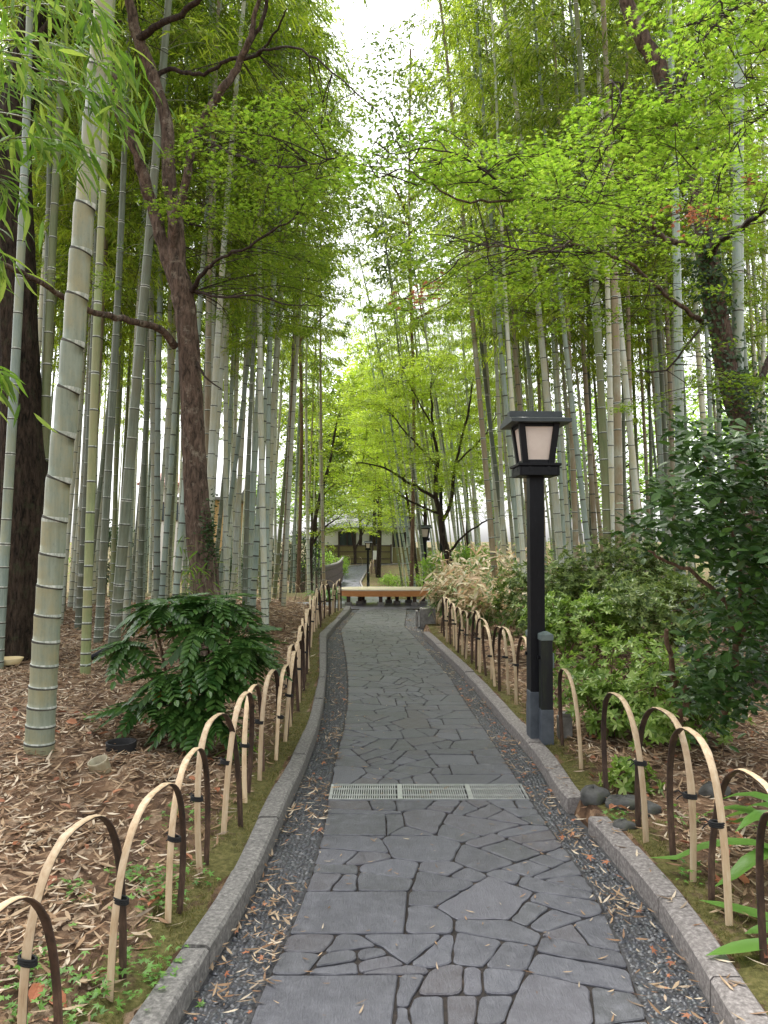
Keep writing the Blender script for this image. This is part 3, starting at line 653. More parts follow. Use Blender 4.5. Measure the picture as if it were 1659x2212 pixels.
# ================================================================== LAMPS
def lamp(x, y, z, label, rz=0, group=None, posts=True, near=True, s=1.):
    L = thing('street_lamp', label, 'street lamp', (x, y, z), group, rz); L.scale = (s, s, s)
    H = 2.035   # underside of the tray
    a = Acc(); a.box((0, 0, H / 2 + .18), (.056, .056, H / 2 - .16)); bevel(link('post', a.mesh('post', [M['black']]), L), .004)
    a = Acc(); a.box((0, 0, .19), (.064, .064, .20)); bevel(link('post_sleeve', a.mesh('post_sleeve', [M['sleeve']]), L), .003)
    # tray
    t = Acc(); t.box((0, 0, H + .012), (.135, .135, .012)); t.box((0, 0, H + .048), (.10, .10, .024)); t.box((0, 0, H + .082), (.165, .165, .010))
    for s_ in (-.07, .07):
        t.box((s_, 0, H + .053), (.012, .155, .0185)); t.box((0, s_ * 1.001, H + .0525), (.155, .012, .018))
    for s_ in (-1, 1):
        t.box((s_ * .146, 0, H + .034), (.007, .153, .034)); t.box((0, s_ * .146, H + .0335), (.138, .007, .033))
    bevel(link('tray', t.mesh('tray', [M['black']]), L), .003)
    # lantern frame: four tapered corner bars + rails
    z0, z1 = H + .092, H + .405; b0, b1 = .122, .158
    f = Acc()
    for sx in (-1, 1):
        for sy in (-1, 1):
            for (dx, dy) in ((0, 1), (1, 0)):
                w0 = .036
                def q(b, zz, e): return
            lo = np.array([sx * b0, sy * b0]); hi = np.array([sx * b1, sy * b1]); V = []
            for c, zz in ((lo, z0), (hi, z1)):
                for ax_, ay_ in ((0, 0), (-sx * .046, 0), (-sx * .046, -sy * .046), (0, -sy * .046)): V.append((c[0] + ax_, c[1] + ay_, zz))
            f.add(V, [[0, 1, 2, 3], [4, 5, 6, 7], [0, 1, 5, 4], [1, 2, 6, 5], [2, 3, 7, 6], [3, 0, 4, 7]])
    for k in range(4):
        R = Matrix.Rotation(k * PI / 2, 3, 'Z'); 
        f.box(np.array(R @ Vector((0, -b0 + .014, z0 + .015))), (b0 - .046, .010, .015), R=R); f.box(np.array(R @ Vector((0, -b1 + .020, z1 - .016))), (b1 - .050, .010, .016), R=R)
    fr = bevel(link('lantern_frame', f.mesh('lantern_frame', [M['black']]), L), .002, 1)
    for k in range(4):
        R = np.array(Matrix.Rotation(k * PI / 2, 3, 'Z')); p = Acc(); i0, i1 = b0 - .022, b1 - .022
        V = np.array([(-i0, -i0, z0), (i0, -i0, z0), (i1, -i1, z1), (-i1, -i1, z1), (-i0 + .004, -i0 + .006, z0), (i0 - .004, -i0 + .006, z0), (i1 - .004, -i1 + .006, z1), (-i1 + .004, -i1 + .006, z1)]) @ R.T
        p.add(V, [[0, 1, 2, 3], [4, 7, 6, 5], [0, 4, 5, 1], [1, 5, 6, 2], [2, 6, 7, 3], [3, 7, 4, 0]]); link('panel', p.mesh('panel', [M['lens']]), L)
    # roof: low gable, ridge along x
    rf = Acc(); e = .228; zr = z1
    V = [(-e, -e, zr - .008), (e, -e, zr - .008), (e, e, zr - .008), (-e, e, zr - .008), (-e, -e, zr + .018), (e, -e, zr + .018), (e, e, zr + .018), (-e, e, zr + .018), (-e, 0, zr + .062), (e, 0, zr + .062)]
    rf.add(V, [[0, 3, 2, 1], [0, 1, 5, 4], [2, 3, 7, 6], [4, 5, 9, 8], [7, 8, 9, 6]]); rf.add(V, [[1, 2, 6], [1, 6, 5], [3, 0, 4], [3, 4, 7]]); rf.add(V, [[5, 6, 9], [4, 8, 7]])
    roof = link('roof', rf.mesh('roof', [M['roofm']]), L)
    rc = Acc(); rc.box((0, 0, zr + .066), (.206, .05, .034)); bevel(link('ridge_cap', rc.mesh('ridge_cap', [M['roofm']]), roof), .006)
    if near:
        sp = Acc(); rr = np.random.default_rng(2); n = 12; an = np.linspace(0, 2 * PI, n, endpoint=False); rad = rr.uniform(.7, 1.1, n)
        # pale droppings on the front slope
        c = np.array([-.13, -.19]); px = c[0] + .05 * rad * np.cos(an); py = c[1] + .024 * rad * np.sin(an); pz = zr + .018 + (py + e) / e * .044 + .003
        sp.add(np.vstack([np.stack([px, py, pz], 1), [c[0], c[1], zr + .018 + (c[1] + e) / e * .044 + .004]]), [[i, (i + 1) % n, n] for i in range(n)])
        link('stain', sp.mesh('stain', [M['white']]), roof)
    if posts:
        for (px, py, hh) in ((.045, -.108, .80), (.0, .108, .80)):
            a = Acc(); a.box((px, py, .27 + (hh - .27) / 2), (.043, .043, (hh - .27) / 2)); p = link('support_post', a.mesh('support_post', [M['algae']]), L)
            a = Acc(); a.box((px, py, .13), (.047, .047, .145), top=1.0); bevel(link('post_sleeve', a.mesh('post_sleeve', [M['sleeve']]), p), .003)
            a = Acc(); a.box((px, py, hh + .012), (.049, .049, .022)); a.box((px, py, hh + .045), (.049, .049, .011), top=.25); bevel(link('post_cap', a.mesh('post_cap', [M['capm']]), p), .003)
            a = Acc()
            for (bx, by, ax_) in ((px + (.05 if px > 0 else -.05), py, 0), (px - .05 if px > 0 else px + .05, py, 0)):
                a.tube([(bx - .012, by, hh - .14), (bx + .012, by, hh - .14)], [.016, .012], 8)
            link('bolt', a.mesh('bolt', [M['black']], True), p)
    return L
LX, LY = 1.172, 5.95
lmp = lamp(LX, LY, .05, 'black wooden lantern lamp post with cream panels standing nearest, on the right verge', rz=.04)
a = Acc(); a.box((.094, -.13, .64), (.006, .022, .055)); bevel(link('junction_plate', a.mesh('junction_plate', [M['capm']]), lmp), .002)
p = pt(917, 1161, 24.7); lamp(p[0], 24.7, -.48, 'dark lantern lamp half hidden by maple leaves behind the bench', rz=.05, near=False)
p = pt(795, 1166, 42); lamp(p[0], 42, -1.03, 'small far lantern lamp beside the path beyond the bench', rz=-.03, near=False)
# plain thin dark post behind the bench
p = pt(953, 1200, 24.5); a = Acc(); a.box((0, 0, 1.6), (.05, .05, 1.75)); a.box((0, 0, 3.38), (.06, .06, .03)); a.box((0, 0, -.05), (.065, .065, .12))
tag(bevel(link('dark_post', a.mesh('dark_post', [M['black']]), None, (p[0], 24.5, gzf(p[0], 24.5))), .005), 'plain dark post right of the half hidden lantern behind the bench', 'post')

# ================================================================== BENCH
b = thing('round_bench', 'low wide orange-edged wooden platform bench across the end of the path', 'bench', (.02, 19.05, 0))
def outline(hw, hd, n=40, e=3.4):
    t = np.linspace(0, 2 * PI, n, endpoint=False); return np.stack([hw * np.sign(np.cos(t)) * np.abs(np.cos(t)) ** (2 / e), hd * np.sign(np.sin(t)) * np.abs(np.sin(t)) ** (2 / e)], 1)
def slab(a, O1, O2, z0, z1, m=0):
    n = len(O1); V = np.vstack([np.hstack([O1, np.full((n, 1), z0)]), np.hstack([O2, np.full((n, 1), z1)]), [[0, 0, z0]], [[0, 0, z1]]]); i = np.arange(n); j = (i + 1) % n
    a.add(V, np.stack([i, j, j + n, i + n], 1), m); a.add(V, np.concatenate([np.stack([j, i, np.full(n, 2 * n)], 1), np.stack([i + n, j + n, np.full(n, 2 * n + 1)], 1)]), m)
a = Acc(); slab(a, outline(1.17, .62), outline(1.17, .62), .365, .395); link('bench_top', a.mesh('bench_top', [M['benchtop']]), b)
a = Acc(); slab(a, outline(1.10, .56), outline(1.14, .60), .225, .363); link('bench_apron', a.mesh('bench_apron', [M['benchside']]), b)
for lx, ly in [(-.88, -.36), (-.10, -.40), (.72, -.36), (-.62, 0), (.3, 0), (.95, 0), (-.55, .38), (.1, .42), (.6, .38)]:
    a = Acc(); a.box((lx, ly, .15), (.045, .045, .08)); lg = link('leg', a.mesh('leg', [M['woodd']]), b)
    a = Acc(); a.box((lx, ly, .04), (.085, .075, .04)); bevel(link('foot_block', a.mesh('foot_block', [M['concrete']]), lg), .006)

# concrete block at far end of the right kerb
p = gp(921, 1358); a = Acc(); a.box((0, 0, .15), (.14, .17, .19)); a.box((-.20, -.02, .12), (.02, .15, .18))
tag(bevel(link('kerb_block', a.mesh('kerb_block', [M['concrete']]), None, (p[0] + .04, p[1] + .3, 0)), .012), 'square grey concrete block ending the right kerb before the bench', 'block')
# far walls and buildings
FZ = float(base_z(50))
s = thing('bamboo_screen_wall', 'woven yellow-brown bamboo screen closing off the far end of the path', 'wall', (-.9, 54.5, FZ))
a = Acc(); a.box((-1.2, 0, .75), (2.6, .05, .6)); a.box((2.9, .1, .7), (1.4, .05, .55)); link('screen_panel', a.mesh('screen_panel', [M['screen']]), s)
a = Acc(); a.box((-1.2, -.06, 1.38), (2.65, .04, .04)); a.box((-1.2, -.07, .95), (2.6, .02, .03)); a.box((-1.2, -.07, .45), (2.6, .02, .03)); link('rail', a.mesh('rail', [M['woodgap']]), s)
a = Acc(); a.box((-1.2, 0, .07), (2.6, .08, .07)); link('plinth', a.mesh('plinth', [M['rock']]), s)
for x in (-3.8, -2.3, -1.1, .1, 1.4):
    a = Acc(); a.box((x, -.05, .75), (.06, .06, .72)); link('post', a.mesh('post', [M['woodgap']]), s)
f_ = thing('board_fence', 'dark brown board fence with rails on the left of the far path', 'fence', (-2.85, 36, gzf(-2.9, 36)))
a = Acc(); ang = math.atan2(9., .45); R = np.array(Matrix.Rotation(ang, 3, 'Z'))
for i in range(44):
    c = R @ np.array([.1 + i * .2, 0, .62 + base_z(36 + i * .2) - base_z(36)]); a.box(c, (.09, .015, .62), R=R)
link('boards', a.mesh('boards', [M['woodgap']]), f_)
for zz in (.25, .65, 1.05):
    a = Acc(); P = np.array([R @ np.array([t_, -.035, zz + base_z(36 + t_) - base_z(36)]) for t_ in np.linspace(0, 9, 10)]); a.tube(P, .03, 4); link('rail', a.mesh('rail', [M['woodd']]), f_)
a = Acc(); P = np.array([R @ np.array([t_, 0, 1.27 + base_z(36 + t_) - base_z(36)]) for t_ in np.linspace(0, 9, 10)]); a.tube(P, .06, 6); link('coping', a.mesh('coping', [M['concrete']]), f_)
a = Acc(); a.box((-.55, .0, .58), (.55, .03, .62)); link('end_panel', a.mesh('end_panel', [M['woodgap']]), f_)
def house(label, x, y, z, w_, d, h, wall, roof, wins, rz=0, cat='house', rh=1.6):
    o = thing('house', label, cat, (x, y, z), None, rz); a = Acc(); a.box((0, 0, h / 2), (w_ / 2, d / 2, h / 2)); link('wall', a.mesh('wall', [wall]), o)
    a = Acc(); e = .6; V = [(-w_ / 2 - e, -d / 2 - e, h + .01), (w_ / 2 + e, -d / 2 - e, h + .01), (w_ / 2 + e, d / 2 + e, h + .01), (-w_ / 2 - e, d / 2 + e, h + .01), (-w_ / 2 - e, -d / 2 - e, h + .16), (w_ / 2 + e, -d / 2 - e, h + .16), (w_ / 2 + e, d / 2 + e, h + .16), (-w_ / 2 - e, d / 2 + e, h + .16), (-w_ / 2 - e, 0, h + rh), (w_ / 2 + e, 0, h + rh)]
    a.add(V, [[0, 3, 2, 1], [0, 1, 5, 4], [2, 3, 7, 6], [1, 2, 6, 5], [3, 0, 4, 7], [4, 5, 9, 8], [6, 7, 8, 9]]); a.add(V, [[5, 6, 9], [4, 8, 7]]); link('roof', a.mesh('roof', [roof]), o)
    for (wx, wz, ww, wh) in wins:
        a = Acc(); yy = -d / 2 - .03
        for s_ in (-1, 1): a.box((wx + s_ * ww / 2, yy, wz), (.05, .05, wh / 2 + .05)); a.box((wx, yy, wz + s_ * wh / 2), (ww / 2 - .05, .045, .05))
        a.box((wx, yy, wz), (.03, .04, wh / 2 - .05))
        fr = link('window', a.mesh('window', [M['woodd']]), o); a = Acc(); a.box((wx, yy + .02, wz), (ww / 2 - .04, .012, wh / 2 - .04)); link('pane', a.mesh('pane', [M['glass']]), fr)
    return o
house('white building with dark windows behind the woven screen', -1.6, 64, FZ, 8, 7, 2.6, M['plaster'], M['tile'], [(-1.3, 1.85, 1.3, 1.1), (.9, 1.9, .8, .9), (2.8, 1.8, 1.0, 1.1)], rh=1.3)
house('pale house with a reddish roof edge glimpsed through the left bamboo', -13.2, 50, -.3, 2.6, 5, 5.2, M['plaster'], M['tile_r'], [(0, 3.6, 1.2, 1.1)], rh=1.0)
house('ochre walled house glimpsed just right of the brown maple trunk', -9.4, 44, -.6, 2.2, 5, 4.3, M['plaster_o'], M['tile'], [(-.8, 3.0, 1.1, 1.1)], rh=1.3)
sg_ = pt(811, 1199, 47); a = Acc(); a.box((0, 0, 0), (.15, .015, .27)); so_ = thing('sign_board', 'small white notice board right of the far lantern lamp', 'sign', (sg_[0], 47, gzf(sg_[0], 47)))
link('board', a.mesh('board', [M['white']]), so_, (0, -.05, sg_[2] - gzf(sg_[0], 47))); a = Acc(); a.box((0, 0, .5), (.03, .03, .55)); link('post', a.mesh('post', [M['woodd']]), so_)

# ================================================================== BAMBOO
CURV = [(.10, .3), (-.14, 1.1), (.18, 2.4), (-.08, 4.0), (.14, 5.2)]
def culm_curve(ci, zz, H):
    b_, ph = CURV[ci]; t = zz / H; r = b_ * np.sin(PI * np.clip(t * 1.15, 0, 1.3)) + 1.3 * np.clip(t - .72, 0, 1) ** 1.8 * 2.2
    return np.stack([r * math.cos(ph), r * math.sin(ph), zz - .6 * np.clip(t - .8, 0, 1) ** 2 * H * .3], -1)
def culm_mesh(ci, H, rad, body, seed, whitenode=True, base_int=.09, top_cut=None, sides=14, maxint=.36):
    r = np.random.default_rng(seed); a = Acc(); z = -.12; P, R_, Mi = [], [], []
    t = 0; inter = base_int; nz = []
    while z < H - .2:
        tt = max(z, 0) / H; rr = rad * (1.10 - .12 * min(1, z / .6) if z < .6 else .98) * (1 - .80 * tt ** 1.25)
        L = inter * r.uniform(.93, 1.07); inter = min(maxint, inter * 1.13); z1 = min(z + L, H)
        for dz, k in ((.0, 1.03), (.008, 1.04), (.018, .985), (L * .5, .985), (L - .016, 1.0), (L - .005, 1.02)):
            P.append(z + min(dz, z1 - z)); R_.append(rr * k)
        Mi += [1, 2 if whitenode else 1, 0, 0, 2 if whitenode and r.random() < .2 else 0, 1]
        nz.append(z1); z = z1
    P = np.array(P); c = culm_curve(ci, np.maximum(P, 0), H); c[:, 2] = np.where(P < 0, P, c[:, 2])
    a.tube(c, np.array(R_), sides, np.array(Mi[:len(P) - 1]))
    return a.mesh('culm', [body, M['node_d'], M['node_w'] if whitenode else M['node_d']], True), nz
def bamboo_foliage(ci, H, h0, seed, leafm, nleaf=9, big=.15, rnodes=.36):
    """branches mesh and leaves mesh for a culm of height H starting at h0"""
    r = np.random.default_rng(seed); b = Acc(); lp, la, ln = [], [], []
    z = h0; side = 0
    while z < H - .1:
        t = (z - h0) / (H - h0); c = culm_curve(ci, np.array([z]), H)[0]; az0 = side * PI + r.uniform(-.9, .9); side ^= 1
        for k in range(2):
            az = az0 + (.55 if k else -.3); Lb = (1.75 * (1 - .55 * t) * (.55 + .45 * min(1, t * 5))) * r.uniform(.65, 1.15)
            el = math.radians(r.uniform(20, 50)); n = 6; q = np.linspace(0, 1, n)
            hx = Lb * q * math.cos(el); hz = Lb * q * math.sin(el) - .55 * Lb * q ** 2.2
            B = c + np.stack([hx * math.cos(az), hx * math.sin(az), hz], 1); b.tube(B, np.linspace(.006, .002, n), 3, cap=False)
            for m in range(int(5 + 4 * Lb)):
                f = r.uniform(.25, 1) ** .8; i = min(int(f * (n - 1)), n - 2); p = B[i] + (B[i + 1] - B[i]) * (f * (n - 1) - i)
                a2 = az + r.normal(0, .9); tl = r.uniform(.15, .42); e = p + np.array([tl * math.cos(a2), tl * math.sin(a2), r.uniform(-.25, .10) * tl * 2])
                for w_ in range(nleaf):
                    g_ = r.uniform(.3, 1); a3 = a2 + r.normal(0, .8); pp = p + (e - p) * g_ + r.normal(0, .03, 3)
                    lp.append(pp); la.append((math.cos(a3), math.sin(a3), r.uniform(-1.3, .05))); ln.append((r.normal(0, .5), r.normal(0, .5), 1))
        z += rnodes * r.uniform(.8, 1.2)
    L = Acc(); L.scatter(*LANCE, lp, la, ln, r.uniform(.75, 1.2, len(lp)) * big)
    return b.mesh('branches', [M['twig']]), L.mesh('foliage', [leafm])
BH = 14.
FOL = []
for ci in range(5):
    FOL.append(bamboo_foliage(ci, BH, [5.4, 6.0, 5.6, 5.0, 6.5][ci], 100 + ci, M['bl_yel'] if ci % 2 == 0 else M['bl_mid']))
FOLH = bamboo_foliage(1, BH, 7.0, 140, M['bl_mid']); FOLF = [bamboo_foliage(ci, BH, 7.6, 150 + ci, M['bl_yel'] if ci % 2 else M['bl_mid'], 8, .19, .42) for ci in range(5)]
bg_culm = {}
KINDS = ['culm_pale', 'culm_blue', 'culm_green', 'culm_tan', 'culm_dark']
def place_bamboo(x, y, dirx, diry, ci, mesh, label, group=None, fol=True, rz=0., sc=1.):
    z = gzf(x, y); d = Vector((dirx, diry, 1)).normalized()
    o = thing('bamboo', label, 'bamboo', (x, y, z), group)
    q = Vector((0, 0, 1)).rotation_difference(d); o.rotation_mode = 'QUATERNION'
    from mathutils import Quaternion
    o.rotation_quaternion = q @ Quaternion((0, 0, 1), rz)
    o.scale = (sc, sc, sc)
    link('culm', mesh, o)
    if fol is not False:
        br, lf_ = (FOL[ci] if fol is True else fol); link('branches', br, o); link('foliage', lf_, o)
    return o
used = []
def bamboo_px(uh, ut, w_, diam, kind, label, ci=None, group=None, vh=1100, vt=100, fol=True, white=True, cut=None):
    Yd = diam * F / w_; p1, p2 = pt(uh, vh, Yd), pt(ut, vt, Yd); sl_ = (p2[0] - p1[0]) / (p2[2] - p1[2])
    bz = gzf(p1[0], Yd); x = p1[0] - sl_ * (p1[2] - bz); i = len(used); ci = i % 5 if ci is None else ci
    m, _ = culm_mesh(ci, BH, diam / 2 * 1.05, M[kind], 300 + i, white); used.append((x, Yd))
    return place_bamboo(x, Yd, sl_, 0, ci, m, label, group, fol, rz=(PI if CURV[ci][0] * 0 else 0))
NOF = False
# the thick one nearest: its own mesh fitted to the photograph
big = [(84, 1622, 62), (92, 1500, 58), (105, 1300, 54), (120, 1100, 52), (142, 900, 49), (162, 700, 48), (178, 500, 45), (198, 300, 43), (214, 120, 41), (228, -60, 39), (245, -260, 36), (262, -500, 30), (290, -900, 20), (340, -1300, 10)]
Yb = 4.95
P = np.array([np.append(pt(u, v, Yb), w_ * Yb / F / 2) for u, v, w_ in big]); P = P[np.argsort(P[:, 2])]
b0 = P[0].copy(); zmax = P[-1][2]; rB = np.random.default_rng(4)
levels, mi = [], []; z = P[0][2] - .05; L = .10; 
while z < zmax - .3:
    for dz, k in ((0, 1.02), (.006, 1.025), (.014, .98), (L * .3, .975), (L * .7, .98), (L - .02, .995), (L - .006, 1.02)): levels.append((z + dz, k))
    mi += [1, 2, 0, 0, 0, 2 if rB.random() < .25 else 0, 1]; z += L; L = min(.30, L * 1.10) * rB.uniform(.96, 1.04)
lv = np.array(levels); zs = lv[:, 0]
cx = np.interp(zs, P[:, 2], P[:, 0]); rad = np.interp(zs, P[:, 2], P[:, 3]) * lv[:, 1]
k_ = np.ones(15) / 15; cx = np.convolve(np.pad(cx, 7, mode='edge'), k_, 'valid')
o = thing('bamboo', 'thick pale grey-green bamboo with short joints, nearest to the camera on the left', 'bamboo', b0[:3])
a = Acc(); a.tube(np.stack([cx - b0[0], np.full(len(zs), 0.), zs - b0[2]], 1), rad, 24, np.array(mi[:len(zs) - 1])); link('culm', a.mesh('culm', [M['culm_big'], M['node_d'], M['node_w']], True), o)
br, lf_ = FOLH; link('branches', br, o, (.5, 0, 0)); link('foliage', lf_, o, (.5, 0, 0))

LG = 'bamboos in the left grove'
for (uh, ut, w_, dm, kd, lb, fo) in [
    (6, 40, 21, .10, 'culm_blue', 'pale ringed bamboo at the far left edge in front of the dark trunk', FOLH),
    (101, 160, 20, .105, 'culm_green', 'green bamboo just left of and behind the thick nearest bamboo', FOLH),
    (203, 256, 19, .085, 'culm_green', 'olive green bamboo right of the thick nearest bamboo, foot clear in the litter', FOLH),
    (224, 266, 17, .10, 'culm_dark', 'dark grey-green bamboo leaning behind the olive green bamboo', True),
    (270, 352, 23, .125, 'culm_dark', 'broad dark leaning bamboo left of the forked brown tree', True),
    (176, 205, 13, .09, 'culm_dark', 'thin dark slanting bamboo beside the thick nearest bamboo', True),
    (288, 345, 13, .10, 'culm_blue', 'slim blue-grey bamboo touching the broad dark leaning one', True),
    (340, 338, 14, .11, 'culm_pale', 'upright pale bamboo a little left of the forked brown tree', True),
    (356, 362, 11, .09, 'culm_pale', 'slim white-ringed bamboo close to the left side of the brown trunk', True),
    (310, 322, 10, .09, 'culm_blue', 'slim bluish bamboo halfway between the broad dark one and the brown trunk', True),
    (440, 452, 14, .10, 'culm_pale', 'pale bamboo emerging just right of the brown trunk', True),
    (453, 478, 15, .105, 'culm_tan', 'moss stained bamboo in the trio right of the brown trunk', True),
    (458, 530, 17, .115, 'culm_pale', 'widest pale bamboo in the trio right of the brown trunk', True),
    (485, 520, 10, .095, 'culm_blue', 'slim bamboo behind the right end of the mahonia bush', True),
    (512, 560, 12, .11, 'culm_pale', 'pale bamboo leaning right above the mahonia bush', True),
    (530, 545, 8, .085, 'culm_green', 'thin green bamboo between two pale ones above the mahonia', True),
    (549, 618, 14, .12, 'culm_blue', 'stout bluish bamboo leaning right, second in from the open gap', True),
    (585, 655, 13, .12, 'culm_pale', 'stout pale bamboo leaning right at the inner edge of the left grove', True),
    (606, 680, 9, .10, 'culm_green', 'slender bamboo leaning towards the gap beyond the stout pale one', True),
    (30, 70, 13, .10, 'culm_blue', 'bamboo rising behind the dark furrowed trunk', True),
    (76, 96, 15, .10, 'culm_dark', 'dark bamboo against the right edge of the dark furrowed trunk', True),
    (700, 696, 7, .08, 'culm_tan', 'solitary straight tan bamboo left of the far path', True),
    (669, 676, 7, .09, 'culm_pale', 'thin pale bamboo pair member left of the solitary tan one', True),
]: bamboo_px(uh, ut, w_, dm, kd, lb, group=None, fol=fo)
for (uh, ut, w_, dm, kd, lb, fo, vv) in [
    (1054, 960, 13, .105, 'culm_tan', 'mottled bamboo standing alone between the small maple and the near lamp', True, 100),
    (1196, 1092, 16, .12, 'culm_pale', 'stout pale bamboo passing right behind the near lantern', True, 100),
    (1136, 1052, 10, .10, 'culm_pale', 'pale bamboo leaning left of the near lantern', True, 100),
    (1168, 1096, 11, .10, 'culm_blue', 'bluish bamboo directly behind the near lantern roof', True, 100),
    (1152, 1100, 8, .085, 'culm_green', 'thin green bamboo behind the near lantern', True, 100),
    (1239, 1196, 13, .105, 'culm_tan', 'brown speckled bamboo just right of the near lantern', True, 100),
    (1302, 1238, 18, .115, 'culm_green', 'olive green bamboo two culms right of the near lantern', FOLH, 100),
    (1331, 1296, 19, .12, 'culm_tan', 'blotched tan bamboo beside the olive green one', FOLH, 100),
    (1378, 1290, 15, .11, 'culm_pale', 'pale leaning bamboo right of the blotched tan one', True, 100),
    (1391, 1318, 12, .10, 'culm_tan', 'brownish leaning bamboo crossing behind the pale leaning one', True, 100),
    (1431, 1375, 12, .10, 'culm_blue', 'slim bluish bamboo left of the dark blue-green one', True, 100),
    (1438, 1448, 12, .10, 'culm_pale', 'pale upright bamboo overlapping the dark blue-green one', True, 100),
    (1463, 1436, 21, .125, 'culm_blue', 'broad blue-green bamboo above the camellia, right of centre grove', FOLH, 100),
    (1592, 1598, 27, .122, 'culm_blue', 'largest bamboo at the far right, rising behind the camellia', FOLH, 100),
    (1546, 1500, 14, .11, 'culm_pale', 'pale bamboo between ivy clad maple and the broad blue-green one', True, 100),
    (1556, 1530, 12, .10, 'culm_blue', 'slim bamboo showing beside the ivy clad maple trunk', True, 100),
    (1632, 1642, 11, .10, 'culm_pale', 'slim bamboo at the right edge beyond the largest right one', True, 100),
    (1272, 1245, 9, .09, 'culm_dark', 'thin dark bamboo between the speckled and the olive green ones', True, 100),
    (1350, 1345, 9, .09, 'culm_dark', 'thin dark bamboo tucked behind the blotched tan one', True, 100),
    (1256, 1176, 9, .09, 'culm_pale', 'thin pale bamboo crossing near the brown speckled one', True, 100),
]: bamboo_px(uh, ut, w_, dm, kd, lb, fol=fo)

BGC = {}
for ki, kd in enumerate(KINDS):
    for ci in range(5):
        if (ki + ci) % 2 == 0 or ci < 2: BGC[(kd, ci)] = culm_mesh(ci, BH, .052, M[kd], 500 + ki * 7 + ci, ki % 2 == 0, sides=9)[0]
R3 = np.random.default_rng(77); keys = list(BGC)
GROUPS = {'Lm': ('slender bamboo culm in the middle of the left grove', 'background bamboos of the left grove'),
          'Lf': ('thin far bamboo on the left beyond the side path', 'far bamboos on the left'),
          'Rm': ('slender bamboo culm in the middle of the right grove', 'background bamboos of the right grove'),
          'Rf': ('thin far bamboo leaning over from the right beyond the bench', 'far leaning bamboos on the right')}
BGO = []
def grove(n, xr, yr, key, leanx, mind=.38, skip=None):
    pts = []; tries = 0
    while len(pts) < n and tries < 20000:
        tries += 1; x, y = R3.uniform(*xr), R3.uniform(*yr)
        if skip and skip(x, y): continue
        if any((x - a_) ** 2 + (y - b_) ** 2 < mind ** 2 for a_, b_ in pts + used): continue
        pts.append((x, y))
        k = keys[int(R3.integers(len(keys)))]; k = k if R3.random() < .45 or k[0] in ('culm_pale', 'culm_blue') else [q for q in keys if q[0] in ('culm_pale', 'culm_blue')][int(R3.integers(6))]; lx = leanx(x, y) + R3.normal(0, .022)
        bo_ = place_bamboo(x, y, lx, R3.normal(0, .02), k[1], BGC[k], GROUPS[key][0], GROUPS[key][1], FOLF[k[1]] if key == 'Lf' else True, rz=R3.uniform(0, 2 * PI), sc=R3.uniform(.82, 1.08))
        BGO.append((CU + F * (x + lx * 1.6) / y, key, k[0], bo_))
    used.extend(pts)
ul = lambda x, y: CU + F * x / y
grove(72, (-10.5, -1.9), (11.5, 17.9), 'Lm', lambda x, y: .045, .42, lambda x, y: ul(x, y) > 625 or ul(x, y) < -60)
grove(48, (-12, -2.6), (20.5, 36), 'Lf', lambda x, y: .03, .6, lambda x, y: ul(x, y) > 690 or ul(x, y) < 60)
grove(64, (2.0, 10), (11.5, 20), 'Rm', lambda x, y: -.06, .42, lambda x, y: ul(x, y) < 1075 or ul(x, y) > 1700)
grove(56, (.5, 8), (22, 42), 'Rf', lambda x, y: -.10 - .05 * (x < 3), .42, lambda x, y: ul(x, y) < 862 or ul(x, y) > 1230 or x < .8)

ADJ = {'culm_pale': 'pale grey', 'culm_blue': 'bluish green', 'culm_green': 'olive green', 'culm_tan': 'mottled tan', 'culm_dark': 'dark green'}
def zone(u):
    for lim, nm in ((90, 'left of nearest bamboo'), (400, 'between nearest bamboo and brown maple'), (700, 'between brown maple and far path'), (1060, 'between far path and mottled bamboo'), (1145, 'just left of near lamp'), (1330, 'between near lamp and blotched bamboo'), (1e9, 'beyond blotched bamboo at right')):
        if u < lim: return nm
cnt = {}
for u_, key, kd, bo_ in sorted(BGO, key=lambda q: q[0]):
    dep_ = 'background' if key in ('Lm', 'Rm') else 'far background'; zz = (zone(u_), kd, dep_); cnt[zz] = cnt.get(zz, 0) + 1
    bo_['label'] = '%s %s bamboo, %s from left, %s' % (dep_, ADJ[kd], ORD[cnt[zz] - 1], zz[0])

